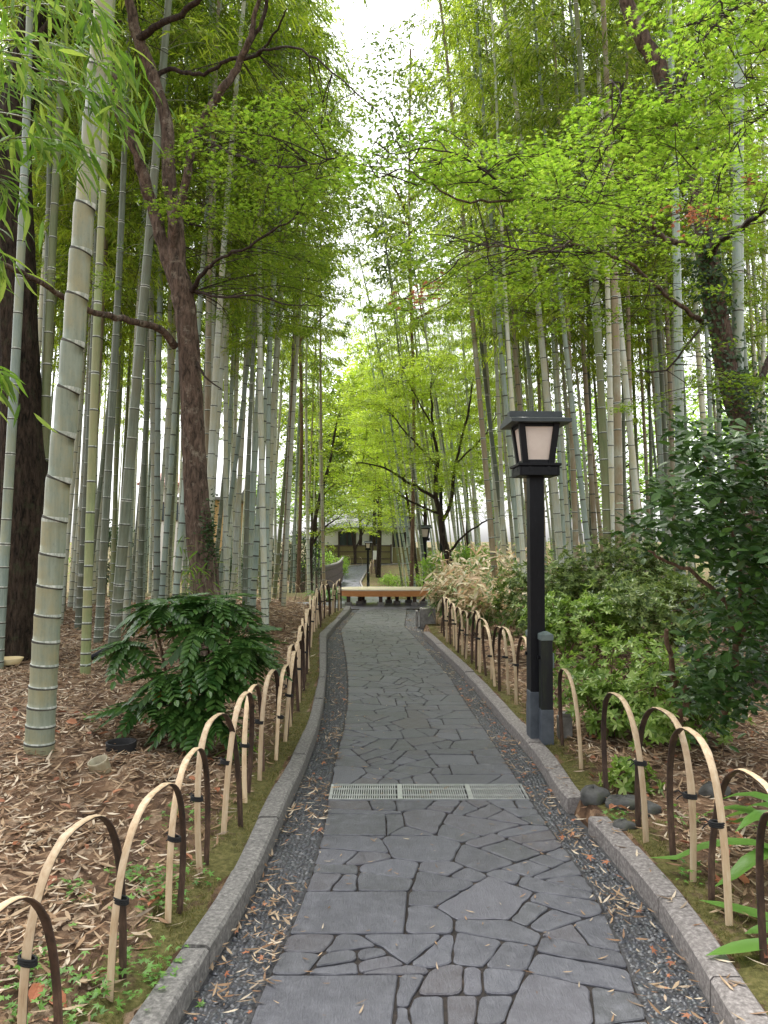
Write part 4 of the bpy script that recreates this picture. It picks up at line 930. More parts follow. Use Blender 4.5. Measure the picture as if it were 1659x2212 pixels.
# bamboo just outside the frame at the left whose leafy branches droop into view
o = thing('bamboo', 'bamboo standing just outside the frame whose drooping leafy branches hang in the upper left', 'bamboo', (-2.6, 3.3, .3))
m, _ = culm_mesh(0, BH, .05, M['culm_green'], 888); link('culm', m, o)
b = Acc(); lp, la, ln = [], [], []
R4 = np.random.default_rng(31); ob = np.array([-2.6, 3.3, .3])
for (path, dep) in [([(-300, 80), (-60, 30), (110, 10), (220, 60), (275, 150)], 3.4), ([(-300, 30), (0, -20), (140, -20), (200, 20)], 3.2), ([(-300, 300), (-60, 190), (60, 170), (190, 190), (262, 260)], 3.5),
                    ([(-300, 330), (-80, 250), (40, 250), (120, 290), (190, 330)], 3.3), ([(-300, 400), (-100, 350), (20, 300), (110, 300)], 3.1), ([(-300, 100), (-50, 90), (90, 90), (210, 130), (285, 200)], 3.7),
                    ([(-300, 300), (-120, 400), (-20, 380), (20, 410)], 3.2), ([(-300, 480), (-150, 520), (-40, 540), (5, 570)], 3.3), ([(-300, 650), (-150, 760), (-60, 790), (-5, 810)], 3.4), ([(-300, 10), (-100, 90), (0, 110), (120, 130)], 3.0),
                    ([(-300, 200), (-60, 130), (80, 150), (230, 230)], 3.6)]:
    B = smooth_line([pt(u, v, dep) for u, v in path], 5); b.tube(B - ob, np.linspace(.006, .0016, len(B)), 4)
    n = len(B)
    for i in range(int(n * .25), n):
        for k in range(5 if i < n * .6 else 7):
            p = B[i] + R4.normal(0, .025, 3); dv = B[min(i + 1, n - 1)] - B[i - 1]; dv /= np.linalg.norm(dv)
            if R4.random() < .5: p = p + np.array([R4.normal(0, .06), R4.normal(0, .10), R4.normal(-.05, .05)])
            lp.append(p - ob); la.append(dv * R4.uniform(.2, .9) + np.array([R4.normal(0, .55), R4.normal(0, .45), R4.uniform(-1.1, .05)])); ln.append((R4.normal(0, .5), R4.normal(-.2, .5), 1))
link('branches', b.mesh('branches', [M['twig']]), o)
L = Acc(); L.scatter(*LANCE2, lp, la, ln, R4.uniform(.09, .17, len(lp))); link('foliage', L.mesh('foliage', [M['bl_near']]), o)

# ================================================================== TREES
def tube_px(acc, P, base, n=9, jit=0., m=0, sub=4):
    """P: list of (u,v,Y,width px)"""
    Q = np.array([np.append(pt(u, v, y), w_ * y / F / 2) for u, v, y, w_ in P]); Q = smooth_line(Q, sub, jit)
    acc.tube(Q[:, :3] - base, np.maximum(Q[:, 3], .002), n, m); return Q[:, :3]
def sprays(centers, rad, nleaf, size, tmpl, seed, skel=None, base=np.zeros(3), tw=None, thick=.05, tiltsd=.15):
    """flat layered maple sprays; returns leaves Acc, adds twigs to tw"""
    r = np.random.default_rng(seed); L = Acc(); lp, la, ln = [], [], []
    for c in centers:
        c = np.asarray(c, float); R_ = rad * r.uniform(.7, 1.3); k = int(nleaf * (R_ / rad) ** 2); tx, ty = r.normal(0, tiltsd, 2); az = r.uniform(0, 2 * PI); el = r.uniform(.55, 1)
        nb = 6; sa = r.uniform(0, 2 * PI, nb); 
        if tw is not None:
            if skel is not None:
                j = np.argmin(((skel - c) ** 2).sum(1)); s0 = skel[j]; mid = (s0 + c) / 2 + np.array([0, 0, .08 * np.linalg.norm(s0 - c)]) + r.normal(0, .04, 3)
                if np.linalg.norm(s0 - c) < 3.5: tw.tube(smooth_line([s0, mid, c], 3) - base, np.linspace(.0045, .002, 7) * (1 + size * 5), 4, cap=False)
            for q in range(nb):
                e = c + R_ * .85 * np.array([math.cos(sa[q]), math.sin(sa[q]) * 1, 0]); e[2] += (e[0] - c[0]) * tx + (e[1] - c[1]) * ty - .04
                tw.tube(np.array([c, (c + e) / 2 + r.normal(0, .03, 3), e]) - base, np.array([.002, .0014, .0007]) * (1 + size * 7), 3, cap=False)
        # leaves concentrated near twigs
        rr = R_ * np.sqrt(r.uniform(.02, 1, k)); aa = sa[r.integers(0, nb, k)] + r.normal(0, .33, k)
        x = rr * np.cos(aa); y = rr * np.sin(aa) * el; x, y = x * math.cos(az) - y * math.sin(az), x * math.sin(az) + y * math.cos(az)
        z = x * tx + y * ty + r.normal(0, thick, k) - .10 * (rr / R_) ** 2 * R_
        lp.append(np.stack([x, y, z], 1) + c - base); th = aa + az + r.normal(0, .6, k)
        la.append(np.stack([np.cos(th), np.sin(th), r.uniform(-.5, .1, k)], 1)); ln.append(np.stack([r.normal(0, .3, k), r.normal(0, .3, k), np.ones(k)], 1))
    lp = np.concatenate(lp); L.scatter(*tmpl, lp, np.concatenate(la), np.concatenate(ln), r.uniform(.7, 1.2, len(lp)) * size)
    return L
def centers_px(boxes, seed, lay=None, tier=0):
    r = np.random.default_rng(seed); out = []
    for (u0, v0, u1, v1, y0, y1, n) in boxes:
        for _ in range(n):
            c = pt(r.uniform(u0, u1), r.uniform(v0, v1), r.uniform(y0, y1))
            if tier: sl = .12 * math.sin(c[0] * 1.3) + .10 * c[0]; c[2] = round((c[2] - sl) / tier) * tier + sl + r.normal(0, .02)
            out.append(c)
    return out

# --- forked brown maple on the left
TY = 8.3; base = pt(440, 1262, TY); base[2] = gzf(base[0], TY)
t1 = thing('maple_tree', 'brown barked maple with a forked trunk behind the mahonia bush on the left', 'tree', base)
a = Acc(); sk = []
sk.append(tube_px(a, [(450, 1420, TY, 74), (443, 1262, TY, 62), (430, 1150, TY, 58), (421, 1030, TY, 52), (416, 900, TY, 50), (409, 780, TY, 47), (403, 690, TY, 47), (393, 630, TY, 50), (380, 570, TY, 44), (380, 480, TY, 34), (366, 380, TY, 30), (360, 270, TY, 28), (340, 190, TY, 25), (318, 130, TY, 25), (300, 90, TY, 26), (285, 30, TY, 22), (272, -60, TY, 18), (262, -200, TY, 10)], base, 16, .006))
link('trunk', a.mesh('trunk', [M['bark']], True), t1)
LB = [[(392, 640, TY, 34), (368, 585, TY, 30), (353, 530, TY, 28), (330, 450, TY, 27), (310, 380, TY - .1, 26), (292, 320, TY - .2, 25), (262, 250, TY - .3, 22), (245, 190, TY - .4, 18), (232, 60, TY - .5, 12), (220, -80, TY - .6, 6)],
      [(388, 560, TY, 24), (376, 520, TY - .1, 20), (374, 475, TY - .2, 20), (398, 425, TY - .3, 19), (409, 350, TY - .4, 18), (418, 295, TY - .5, 20), (440, 255, TY - .5, 18), (480, 195, TY - .6, 18), (512, 145, TY - .6, 16), (538, 90, TY - .7, 14), (548, 40, TY - .7, 11), (566, -30, TY - .8, 8), (590, -150, TY - .8, 4)],
      [(535, 100, TY - .65, 11), (560, 60, TY - .7, 9), (578, 0, TY - .8, 8), (584, -80, TY - .9, 4)],
      [(300, 88, TY, 18), (330, 60, TY - .2, 15), (380, 35, TY - .5, 13), (425, 5, TY - .7, 12), (460, -60, TY - .9, 6)],
      [(334, 170, TY, 12), (368, 148, TY, 10), (420, 162, TY - .1, 9), (460, 150, TY - .2, 8), (500, 128, TY - .3, 8), (545, 122, TY - .4, 8), (580, 105, TY - .6, 6), (640, 105, TY - 1, 5), (700, 140, TY - 1.3, 4), (770, 200, TY - 1.6, 3), (830, 262, TY - 1.8, 2)],
      [(378, 748, TY, 18), (350, 715, TY - .2, 16), (310, 698, TY - .5, 15), (250, 685, TY - .9, 14), (190, 670, TY - 1.3, 13), (120, 630, TY - 1.8, 13), (60, 595, TY - 2.2, 12), (0, 567, TY - 2.6, 11), (-80, 540, TY - 3, 9)],
      [(408, 640, TY, 12), (440, 590, TY - .3, 9), (470, 560, TY - .5, 7), (520, 540, TY - .8, 6), (590, 500, TY - 1.1, 5), (640, 470, TY - 1.4, 3)],
      [(415, 630, TY, 8), (470, 640, TY - .4, 6), (540, 640, TY - .8, 5), (620, 655, TY - 1.0, 3), (690, 660, TY - 1.2, 2)],
      [(425, 775, TY, 6), (440, 810, TY - .2, 5), (478, 840, TY - .3, 3)],
      [(422, 290, TY - .5, 7), (500, 330, TY - 1.2, 6), (600, 360, TY - 1.8, 5), (690, 350, TY - 2.4, 3), (750, 330, TY - 2.8, 2)],
      [(560, 120, TY - .4, 6), (600, 60, TY - .8, 5), (620, 20, TY - 1, 3)]]
for q in LB:
    a = Acc(); sk.append(tube_px(a, q, base, 9 if q[0][3] > 10 else 6, .008)); link('limb', a.mesh('limb', [M['bark'] if q[0][3] > 22 or q[0][0] in (378,) else M['bark_b']], True), t1)
sk = np.concatenate(sk); tw = Acc()
cs = centers_px([(430, 240, 760, 480, 6.3, 9.5, 34), (470, 480, 760, 720, 8, 11, 34), (240, -60, 560, 240, 8.5, 12, 34), (560, -60, 720, 240, 8, 12, 12), (230, 240, 420, 640, 9, 12, 16), (120, 560, 240, 640, 6.5, 7.5, 1)], 5, tier=.3)
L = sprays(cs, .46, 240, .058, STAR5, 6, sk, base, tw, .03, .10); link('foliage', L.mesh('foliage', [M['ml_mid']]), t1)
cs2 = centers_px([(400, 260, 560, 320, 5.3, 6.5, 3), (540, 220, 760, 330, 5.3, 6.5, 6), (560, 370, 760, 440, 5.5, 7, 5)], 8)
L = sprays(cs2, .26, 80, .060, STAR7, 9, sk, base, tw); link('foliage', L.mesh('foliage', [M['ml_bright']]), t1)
link('twigs', tw.mesh('twigs', [M['bark_b']]), t1)
# moss and sprouts on the trunk
L = Acc(); n = 500; c = pt(452, 1165, TY - .12) - base; pp = c + rng.normal(0, 1, (n, 3)) * (.055, .05, .20); L.scatter(*OVAL, pp, rdir(n, -.6, .4), rdir(n, .2, 1), .04); link('ivy', L.mesh('ivy', [M['ever']]), t1)

# --- dark furrowed trunk at the left edge
DY = 8.6; base = pt(48, 1425, DY); base[2] = gzf(base[0], DY)
t2 = thing('old_tree', 'massive dark furrowed tree trunk at the left edge', 'tree', base)
Q = np.array([np.append(pt(u, v, DY), w_ * DY / F / 2) for u, v, w_ in [(44, 1470, 116), (46, 1425, 106), (50, 1330, 100), (53, 1200, 100), (52, 1050, 98), (45, 920, 92), (40, 800, 86), (36, 680, 82), (33, 553, 80), (28, 400, 74), (34, 250, 68), (60, 120, 58), (80, -60, 48), (90, -300, 36)]])
Q = smooth_line(Q, 6); a = Acc(); ns = 40; an = np.linspace(0, 2 * PI, ns, endpoint=False); V = []
for i, q in enumerate(Q):
    fr_ = 1 + .05 * np.sin(an * 9 + .3 * np.sin(i * .5)) + .03 * np.sin(an * 17 + i * .21) + rng.normal(0, .012, ns)
    V.append(np.stack([q[0] + q[3] * fr_ * np.cos(an), q[1] + q[3] * fr_ * np.sin(an), np.full(ns, q[2])], 1) - base)
V = np.concatenate(V); i = np.arange(len(Q) - 1)[:, None] * ns; j = np.arange(ns)[None]; a.add(V, np.stack([i + j, i + (j + 1) % ns, i + ns + (j + 1) % ns, i + ns + j], -1).reshape(-1, 4))
link('trunk', a.mesh('trunk', [M['bark_d']], True), t2)
a = Acc(); s1 = tube_px(a, [(60, 120, DY, 34), (110, 60, DY - .1, 28), (160, 20, DY - .2, 24), (190, -10, DY - .2, 22), (215, -90, DY - .3, 14)], base, 10, .01); s2 = tube_px(a, [(185, 0, DY - .2, 18), (200, 30, DY - .2, 13), (212, 48, DY - .3, 9), (262, 46, DY - .4, 5)], base, 8, .004); link('limb', a.mesh('limb', [M['bark_d']], True), t2)
tw = Acc(); cs = centers_px([(-40, -150, 260, 180, 9, 12, 16)], 12); L = sprays(cs, .5, 170, .075, OVAL, 13, np.vstack([Q[:, :3], s1]), base, tw, .12); link('foliage', L.mesh('foliage', [M['ever']]), t2); link('twigs', tw.mesh('twigs', [M['bark_b']]), t2)

# --- ivy clad maple on the right
RY = 7.4; base = pt(1625, 1300, RY); base[2] = gzf(base[0], RY)
t3 = thing('maple_tree', 'ivy clad maple on the right whose bright green sprays reach over the path', 'tree', base); sk = []
a = Acc(); sk.append(tube_px(a, [(1650, 1480, RY, 60), (1635, 1250, RY, 56), (1612, 1000, RY, 50), (1590, 880, RY, 46), (1572, 800, RY, 45), (1556, 720, RY, 46), (1545, 650, RY, 46), (1532, 580, RY, 44), (1520, 510, RY, 36), (1500, 400, RY, 30), (1478, 310, RY, 28), (1445, 220, RY, 30), (1425, 150, RY, 34), (1395, 95, RY, 34), (1365, 35, RY, 32), (1345, -30, RY, 28), (1310, -160, RY, 18), (1280, -320, RY, 9)], base, 14, .008)); link('trunk', a.mesh('trunk', [M['bark']], True), t3)
RB = [[(1532, 560, RY, 22), (1545, 530, RY - .4, 18), (1575, 505, RY - .9, 15), (1612, 485, RY - 1.4, 13), (1659, 445, RY - 1.9, 12), (1750, 400, RY - 2.4, 8)],
      [(1519, 515, RY, 16), (1474, 526, RY - .3, 14), (1424, 510, RY - .7, 12), (1402, 482, RY - 1, 11), (1374, 458, RY - 1.2, 10), (1314, 438, RY - 1.5, 8), (1240, 430, RY - 1.8, 7), (1179, 424, RY - 2, 6), (1100, 432, RY - 2.2, 5), (1019, 436, RY - 2.4, 5), (964, 420, RY - 2.5, 4), (904, 382, RY - 2.6, 3), (859, 366, RY - 2.7, 2)],
      [(1374, 458, RY - 1.2, 8), (1382, 438, RY - 1.3, 7), (1454, 405, RY - 1.6, 7), (1504, 348, RY - 2, 7), (1560, 310, RY - 2.4, 7), (1620, 265, RY - 2.8, 6), (1700, 210, RY - 3.2, 5)],
      [(1504, 348, RY - 2, 7), (1506, 312, RY - 2.2, 6), (1459, 280, RY - 2.5, 5), (1419, 246, RY - 2.8, 5), (1359, 200, RY - 3.1, 4), (1319, 172, RY - 3.3, 3)],
      [(1419, 246, RY - 2.8, 4), (1470, 180, RY - 3.2, 4), (1520, 100, RY - 3.5, 3), (1560, 30, RY - 3.7, 2)],
      [(1515, 695, RY, 12), (1480, 668, RY - .2, 10), (1420, 620, RY - .5, 9), (1350, 565, RY - .8, 8), (1290, 545, RY - 1, 7), (1230, 525, RY - 1.3, 6), (1170, 545, RY - 1.5, 4), (1080, 530, RY - 1.7, 3), (990, 560, RY - 1.9, 2)],
      [(1519, 700, RY, 6), (1490, 740, RY - .2, 5), (1440, 800, RY - .4, 4), (1380, 800, RY - .6, 3)],
      [(1179, 424, RY - 2, 5), (1080, 390, RY - 2.2, 5), (1000, 340, RY - 2.4, 4), (930, 320, RY - 2.6, 3), (840, 330, RY - 2.8, 2)],
      [(1590, 870, RY, 20), (1640, 820, RY + .2, 15), (1659, 780, RY + .3, 12), (1700, 700, RY + .4, 8)],
      [(1100, 432, RY - 2.2, 4), (1060, 400, RY - 2.3, 3), (1010, 395, RY - 2.4, 3), (900, 400, RY - 2.5, 2)]]
for q in RB:
    a = Acc(); sk.append(tube_px(a, q, base, 9 if q[0][3] > 10 else 6, .008)); link('limb', a.mesh('limb', [M['bark'] if q[0][0] in (1519, 1515) and q[0][1] < 700 else M['bark_b']], True), t3)
sk = np.concatenate(sk); tw = Acc()
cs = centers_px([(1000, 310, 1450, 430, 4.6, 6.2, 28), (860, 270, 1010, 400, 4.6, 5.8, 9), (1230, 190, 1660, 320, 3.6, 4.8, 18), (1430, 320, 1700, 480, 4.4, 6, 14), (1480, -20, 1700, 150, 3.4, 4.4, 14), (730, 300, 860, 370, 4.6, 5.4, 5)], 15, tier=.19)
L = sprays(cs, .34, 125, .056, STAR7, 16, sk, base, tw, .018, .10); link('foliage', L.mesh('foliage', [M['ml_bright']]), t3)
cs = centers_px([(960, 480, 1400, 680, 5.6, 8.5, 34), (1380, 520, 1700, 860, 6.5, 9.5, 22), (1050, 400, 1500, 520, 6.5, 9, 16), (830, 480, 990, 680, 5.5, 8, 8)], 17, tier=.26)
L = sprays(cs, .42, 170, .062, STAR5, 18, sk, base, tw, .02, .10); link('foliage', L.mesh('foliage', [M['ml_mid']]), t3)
cs = centers_px([(1440, 440, 1550, 480, 4.8, 5.4, 5), (1590, 395, 1605, 410, 4.5, 4.6, 1), (860, 600, 945, 650, 5.0, 5.6, 4)], 19)
L = sprays(cs, .13, 16, .06, STAR7, 20, None, base, None, .03); link('withered_leaves', L.mesh('withered_leaves', [M['ml_red']]), t3)
link('twigs', tw.mesh('twigs', [M['bark_b']]), t3)
L = Acc(); lp = []
for (u, v, sdu, n) in [(1530, 560, .06, 260), (1548, 650, .06, 220), (1575, 800, .07, 200), (1520, 600, .09, 200), (1600, 860, .10, 260), (1475, 300, .06, 120), (1440, 160, .05, 80), (1640, 900, .2, 300)]:
    c = pt(u, v, RY - .08) - base; lp.append(c + rng.normal(0, 1, (n, 3)) * (sdu, .08, .22))
lp = np.concatenate(lp); n = len(lp); L.scatter(*OVAL, lp, np.stack([rng.normal(0, .7, n), rng.normal(-.3, .4, n), rng.uniform(-1, 0, n)], 1), np.stack([rng.normal(0, .4, n), -np.ones(n), rng.normal(.4, .4, n)], 1), .055); link('ivy', L.mesh('ivy', [M['ever']]), t3)

# --- generic small maple with layered crown
def small_maple(label, bx, by, stems, boxes, rad, nl, size, lm, seed, group=None):
    base = np.array([bx, by, gzf(bx, by)]); t = thing('maple_tree', label, 'tree', base, group); sk = []
    a = Acc()
    for i, q in enumerate(stems):
        q = [(u, v, y, w_) for u, v, y, w_ in q]
        if i == 0: sk.append(tube_px(a, q, base, 9, .01)); link('trunk', a.mesh('trunk', [M['bark_b']], True), t); a = Acc()
        else: sk.append(tube_px(a, q, base, 6, .012)); link('limb', a.mesh('limb', [M['bark_b']], True), t); a = Acc()
    sk = np.concatenate(sk); tw = Acc(); L = sprays(centers_px(boxes, seed), rad, nl, size, STAR5, seed + 1, sk, base, tw, .05); link('foliage', L.mesh('foliage', [lm]), t); link('twigs', tw.mesh('twigs', [M['bark_b']]), t); return t
MY = 20.8; p = gp(967, 1290); 
small_maple('small dark stemmed maple with layered bright crown behind the bench, right of the path', pt(972, 1240, MY)[0], MY,
    [[(985, 1275, MY, 19), (975, 1230, MY, 17), (962, 1180, MY, 15), (950, 1110, MY, 12), (940, 1060, MY, 10), (945, 990, MY, 8), (935, 920, MY, 6), (930, 840, MY, 4)],
     [(955, 1130, MY, 9), (975, 1080, MY, 8), (985, 1000, MY, 6), (1010, 900, MY, 5), (1020, 830, MY, 3)], [(945, 1080, MY, 8), (915, 1060, MY - .2, 7), (880, 1040, MY - .5, 6), (830, 1010, MY - .8, 4), (770, 1000, MY - 1.2, 3)],
     [(950, 1110, MY, 7), (900, 1090, MY, 5), (850, 1060, MY - .5, 4)], [(968, 1195, MY, 7), (1000, 1160, MY - .3, 5), (1040, 1130, MY - .5, 4), (1090, 1110, MY - .8, 3)], [(940, 1000, MY, 5), (890, 950, MY, 4), (850, 900, MY, 3)], [(935, 920, MY, 4), (900, 860, MY, 3), (870, 800, MY, 2)],
     [(985, 1000, MY, 4), (1040, 950, MY, 3), (1070, 900, MY, 2)]],
    [(830, 760, 1010, 860, 19.5, 22, 26), (770, 840, 1080, 950, 19, 22.5, 52), (730, 950, 1100, 1050, 18.5, 22.5, 44), (780, 1050, 900, 1120, 19, 21, 8), (990, 1080, 1130, 1130, 19, 21, 8)], .62, 210, .085, M['ml_far_lit'], 40)
small_maple('tall bright maple overhanging the far path left of centre', pt(640, 1200, 30)[0] - .3, 30,
    [[(668, 1290, 30, 10), (672, 1180, 30, 9), (690, 1080, 30, 8), (712, 1000, 30, 6), (730, 900, 30, 4)], [(690, 1080, 30, 5), (720, 1050, 30, 4), (760, 1040, 30, 3)], [(672, 1180, 30, 5), (700, 1140, 30, 4), (730, 1120, 29, 3)]],
    [(680, 820, 810, 1120, 26, 33, 40), (700, 1090, 830, 1150, 30, 36, 12), (640, 900, 710, 1180, 28, 32, 18)], .8, 180, .12, M['ml_far_lit'], 44)
small_maple('small far maple standing before the woven screen at the path end', pt(765, 1200, 52)[0], 52,
    [[(767, 1218, 52, 7), (766, 1190, 52, 6), (762, 1160, 52, 5), (755, 1130, 52, 3)], [(766, 1190, 52, 4), (785, 1150, 52, 3), (800, 1120, 52, 2)]],
    [(700, 1085, 860, 1150, 50, 54, 34)], .85, 120, .16, M['ml_mid'], 47)
small_maple('yellow green maple arching over the far path from the right', pt(880, 1200, 36)[0], 38,
    [[(905, 1275, 38, 8), (895, 1180, 38, 7), (880, 1080, 38, 5), (860, 980, 38, 4)], [(880, 1080, 38, 4), (840, 1040, 38, 3), (800, 1020, 38, 2)]],
    [(740, 700, 900, 1060, 32, 41, 66), (720, 1040, 880, 1140, 36, 40, 16)], 1.05, 170, .15, M['ml_far_lit'], 50)

# --- background trees closing the groves
def crown_tree(label, x, y, h, r_, n, lm, seed, group=None, size=.22, low=.3, trunkr=.16):
    r = np.random.default_rng(seed); z = gzf(x, y); t = thing('broadleaf_tree', label, 'tree', (x, y, z), group); a = Acc()
    a.tube(smooth_line([(0, 0, -.1), (.1, .05, h * .3), (-.05, 0, h * .6), (0, 0, h * .92)], 4), np.linspace(trunkr, .03, 13), 8)
    for k in range(8):
        az = r.uniform(0, 2 * PI); z0 = h * r.uniform(low, .75); a.tube([(0, 0, z0), (r_ * .4 * math.cos(az), r_ * .4 * math.sin(az), z0 + .5), (r_ * .8 * math.cos(az), r_ * .8 * math.sin(az), z0 + .9)], [.06, .04, .01], 5)
    link('trunk', a.mesh('trunk', [M['bark_d' if trunkr > .12 else 'bark_t']], True), t)
    ncl = 46; cc = rdir(ncl) * r.uniform(.45, 1, (ncl, 1)) * (r_, r_, h * (1 - low) / 2) + (0, 0, h * (low + (1 - low) / 2)); q = r.integers(0, ncl, n)
    pp = cc[q] + r.normal(0, 1, (n, 3)) * (r_ * .17, r_ * .17, r_ * .12); L = Acc(); L.scatter(*OVAL, pp, rdir(n, -.8, .3), np.stack([r.normal(0, .6, n), r.normal(0, .6, n), np.ones(n)], 1), r.uniform(.7, 1.3, n) * size)
    link('crown', L.mesh('crown', [lm]), t); return t
GT = 'background trees beyond the groves'
for i, (x, y, h, r_, n, lm, sz, low, lb) in enumerate([(-8.4, 52, 6, 2.4, 2600, 'hedge', .24, .3, 'bright tree behind the ochre house'), (-5.5, 58, 9, 3.2, 3600, 'hedge', .26, .3, 'bright tree left of the white building'),
    (6, 56, 12, 4, 5200, 'hedge', .26, .3, 'bright tree right of the woven screen'), (12, 50, 12, 4.6, 5000, 'ever', .26, .3, 'dark tree far behind the near lamp'), (18, 40, 12, 4.6, 5000, 'hedge', .26, .3, 'leafy tree beyond the right grove, far right'), (15, 28, 11, 3.6, 4200, 'hedge', .2, .3, 'leafy tree behind the broad blue-green bamboo'), (10, 34, 9, 3.2, 4000, 'hedge', .2, .3, 'leafy tree beyond the olive green bamboo'),
    (14.5, 20, 9, 2.6, 3400, 'hedge', .16, .3, 'leafy tree behind the camellia at the right edge'),
    (-2.2, 72, 19, 4.6, 9000, 'bl_yel', .34, .2, 'tall yellow-green tree closing the view above the white building'), (2.6, 50, 14.5, 3.0, 7500, 'bl_yel', .24, .22, 'yellow-green tree arching right of the sky gap'), (-.35, 46, 13.5, 2.0, 6500, 'bl_yel', .22, .30, 'slim yellow-green tree rising right beside the far path'), (-3.7, 40, 13, 2.0, 6500, 'bl_mid', .20, .28, 'green tree beside the board fence'), (-.8, 58, 17, 3.0, 9000, 'bl_yel', .28, .24, 'broad yellow-green tree just behind the woven screen'),
    (-1.9, 59.5, 7.5, 2.6, 4200, 'hedge', .2, .38, 'low green tree standing in front of the white building roof'), (-4.2, 52, 13, 2.6, 6500, 'bl_mid', .24, .25, 'green tree at the left side of the sky gap'), (.7, 64, 12, 3.2, 6000, 'bl_yel', .30, .2, 'yellow-green tree low in the middle of the view'),
    (.9, 25.5, 20, 2.2, 7500, 'aza2', .15, .42, 'tall thin-crowned tree speckling the sky gap'), (-2.9, 26, 19, 1.9, 5200, 'aza2', .14, .45, 'thin-crowned tree reaching into the sky gap from the left')]):
    crown_tree(lb, x, y, h, r_, n, M[lm], 200 + i, None, sz, low, .16 if h < 18.5 else .07)

# ================================================================== SHRUBS
def shrub(name, label, cat, c, radii, ncl, per, tmpl, size, lm, seed, stems=6, sm='bark_t', up=(-.3, .8), normout=True, group=None, h0=.25, sr=.012):
    """c = ground point; radii of crown; h0 = fraction of the height where the crown starts"""
    r = np.random.default_rng(seed); z = gzf(c[0], c[1]); t = thing(name, label, cat, (c[0], c[1], z), group)
    H = radii[2]; cz = H * (h0 + (1 - h0) / 2); hz = H * (1 - h0) / 2
    cc = rdir(ncl) * (r.uniform(.3, 1, (ncl, 1)) ** .5) * (radii[0], radii[1], hz) + (0, 0, cz)
    a = Acc()
    for k in range(stems):
        e = cc[r.integers(ncl)]; m1 = e * (.35, .35, .4) + r.normal(0, .05, 3); m2 = e * (.7, .7, .75) + r.normal(0, .05, 3)
        s0 = np.array([r.normal(0, .05), r.normal(0, .05), -.05]); L_ = smooth_line([s0, m1, m2, e], 3); a.tube(L_, np.linspace(sr, sr * .25, len(L_)), 6)
        for q in range(5):
            e2 = cc[r.integers(ncl)]; 
            if np.linalg.norm(e2 - m2) < max(radii) * .9: a.tube([m2, (m2 + e2) / 2 + r.normal(0, .03, 3), e2], [sr * .45, sr * .3, sr * .15], 4)
    link('stems', a.mesh('stems', [M[sm]], True), t)
    n = ncl * per; q = np.repeat(np.arange(ncl), per); sp = min(radii[0], radii[1]) * .16 + size * .6
    pp = cc[q] + r.normal(0, 1, (n, 3)) * (sp, sp, sp * .7); pp[:, 2] = np.maximum(pp[:, 2], .03)
    ax = rdir(n, *up); out_ = (pp - (0, 0, cz * .6)); out_ /= np.linalg.norm(out_, axis=1)[:, None] + 1e-6; ax = ax + out_ * (.8 if normout else 0)
    nr = np.stack([r.normal(0, .45, n), r.normal(0, .45, n), np.ones(n)], 1); L = Acc(); L.scatter(*tmpl, pp, ax, nr, r.uniform(.7, 1.25, n) * size)
    link('foliage', L.mesh('foliage', [lm]), t); return t
# mahonia: arching pinnate fronds
mc = gp(392, 1585, .25); mb = np.array([mc[0], mc[1] + .35, gzf(mc[0], mc[1] + .35)])
t = thing('mahonia_bush', 'dark glossy mahonia bush with pinnate leaves in the litter on the left', 'bush', mb); r = np.random.default_rng(61); a = Acc(); lp, la, ln = [], [], []
heads = []
for (hx, hy, hz) in [(-.50, .05, .98), (-.30, -.15, 1.02), (-.05, .1, 1.06), (.2, -.05, 1.04), (.42, .1, .98), (.55, -.1, .80), (-.62, -.1, .74), (.1, -.35, .68), (-.2, -.38, .52), (.36, -.35, .52), (.0, -.42, .36), (.28, -.42, .28), (-.3, .3, .9), (.45, -.25, .70), (-.42, -.3, .30), (.62, .1, .62), (.15, -.25, .86)]:
    h = np.array([hx * .74, hy, hz]) + r.normal(0, .03, 3); s0 = np.array([hx * .22, hy * .2, 0]); S_ = smooth_line([s0, h * (.45, .45, .4) + r.normal(0, .03, 3), h * (.8, .8, .75), h], 3); a.tube(S_, np.linspace(.015, .007, len(S_)), 6)
    nf = 18
    for k in range(nf):
        az = k * 2.4 + r.uniform(-.3, .3); el = r.uniform(-.75, .35); lp.append(h + r.normal(0, .015, 3)); d = np.array([math.cos(az), math.sin(az), el]) + np.array([hx * .5, hy * .5 - .25, 0]); la.append(d); ln.append(np.array([r.normal(0, .25), r.normal(0, .25), 1]))
t.scale = (.88, .92, .97); link('stems', a.mesh('stems', [M['bark_t']], True), t); L = Acc(); n = len(lp); L.scatter(*FROND, lp, la, ln, r.uniform(.24, .38, n)); link('foliage', L.mesh('foliage', [M['mah']]), t)
L = Acc(); sel = r.choice(n, 7, replace=False); L.scatter(*FROND, np.array(lp)[sel] + (0, -.05, -.1), np.array(la)[sel], np.array(ln)[sel], .15); link('yellowed_leaves', L.mesh('yellowed_leaves', [M['mah_y']]), t)
t_ = shrub('evergreen_bush', 'low dark bush behind the right end of the mahonia', 'bush', (-1.95, 8.9), (.35, .3, .6), 26, 60, OVAL, .06, M['cam'], 63, 5)
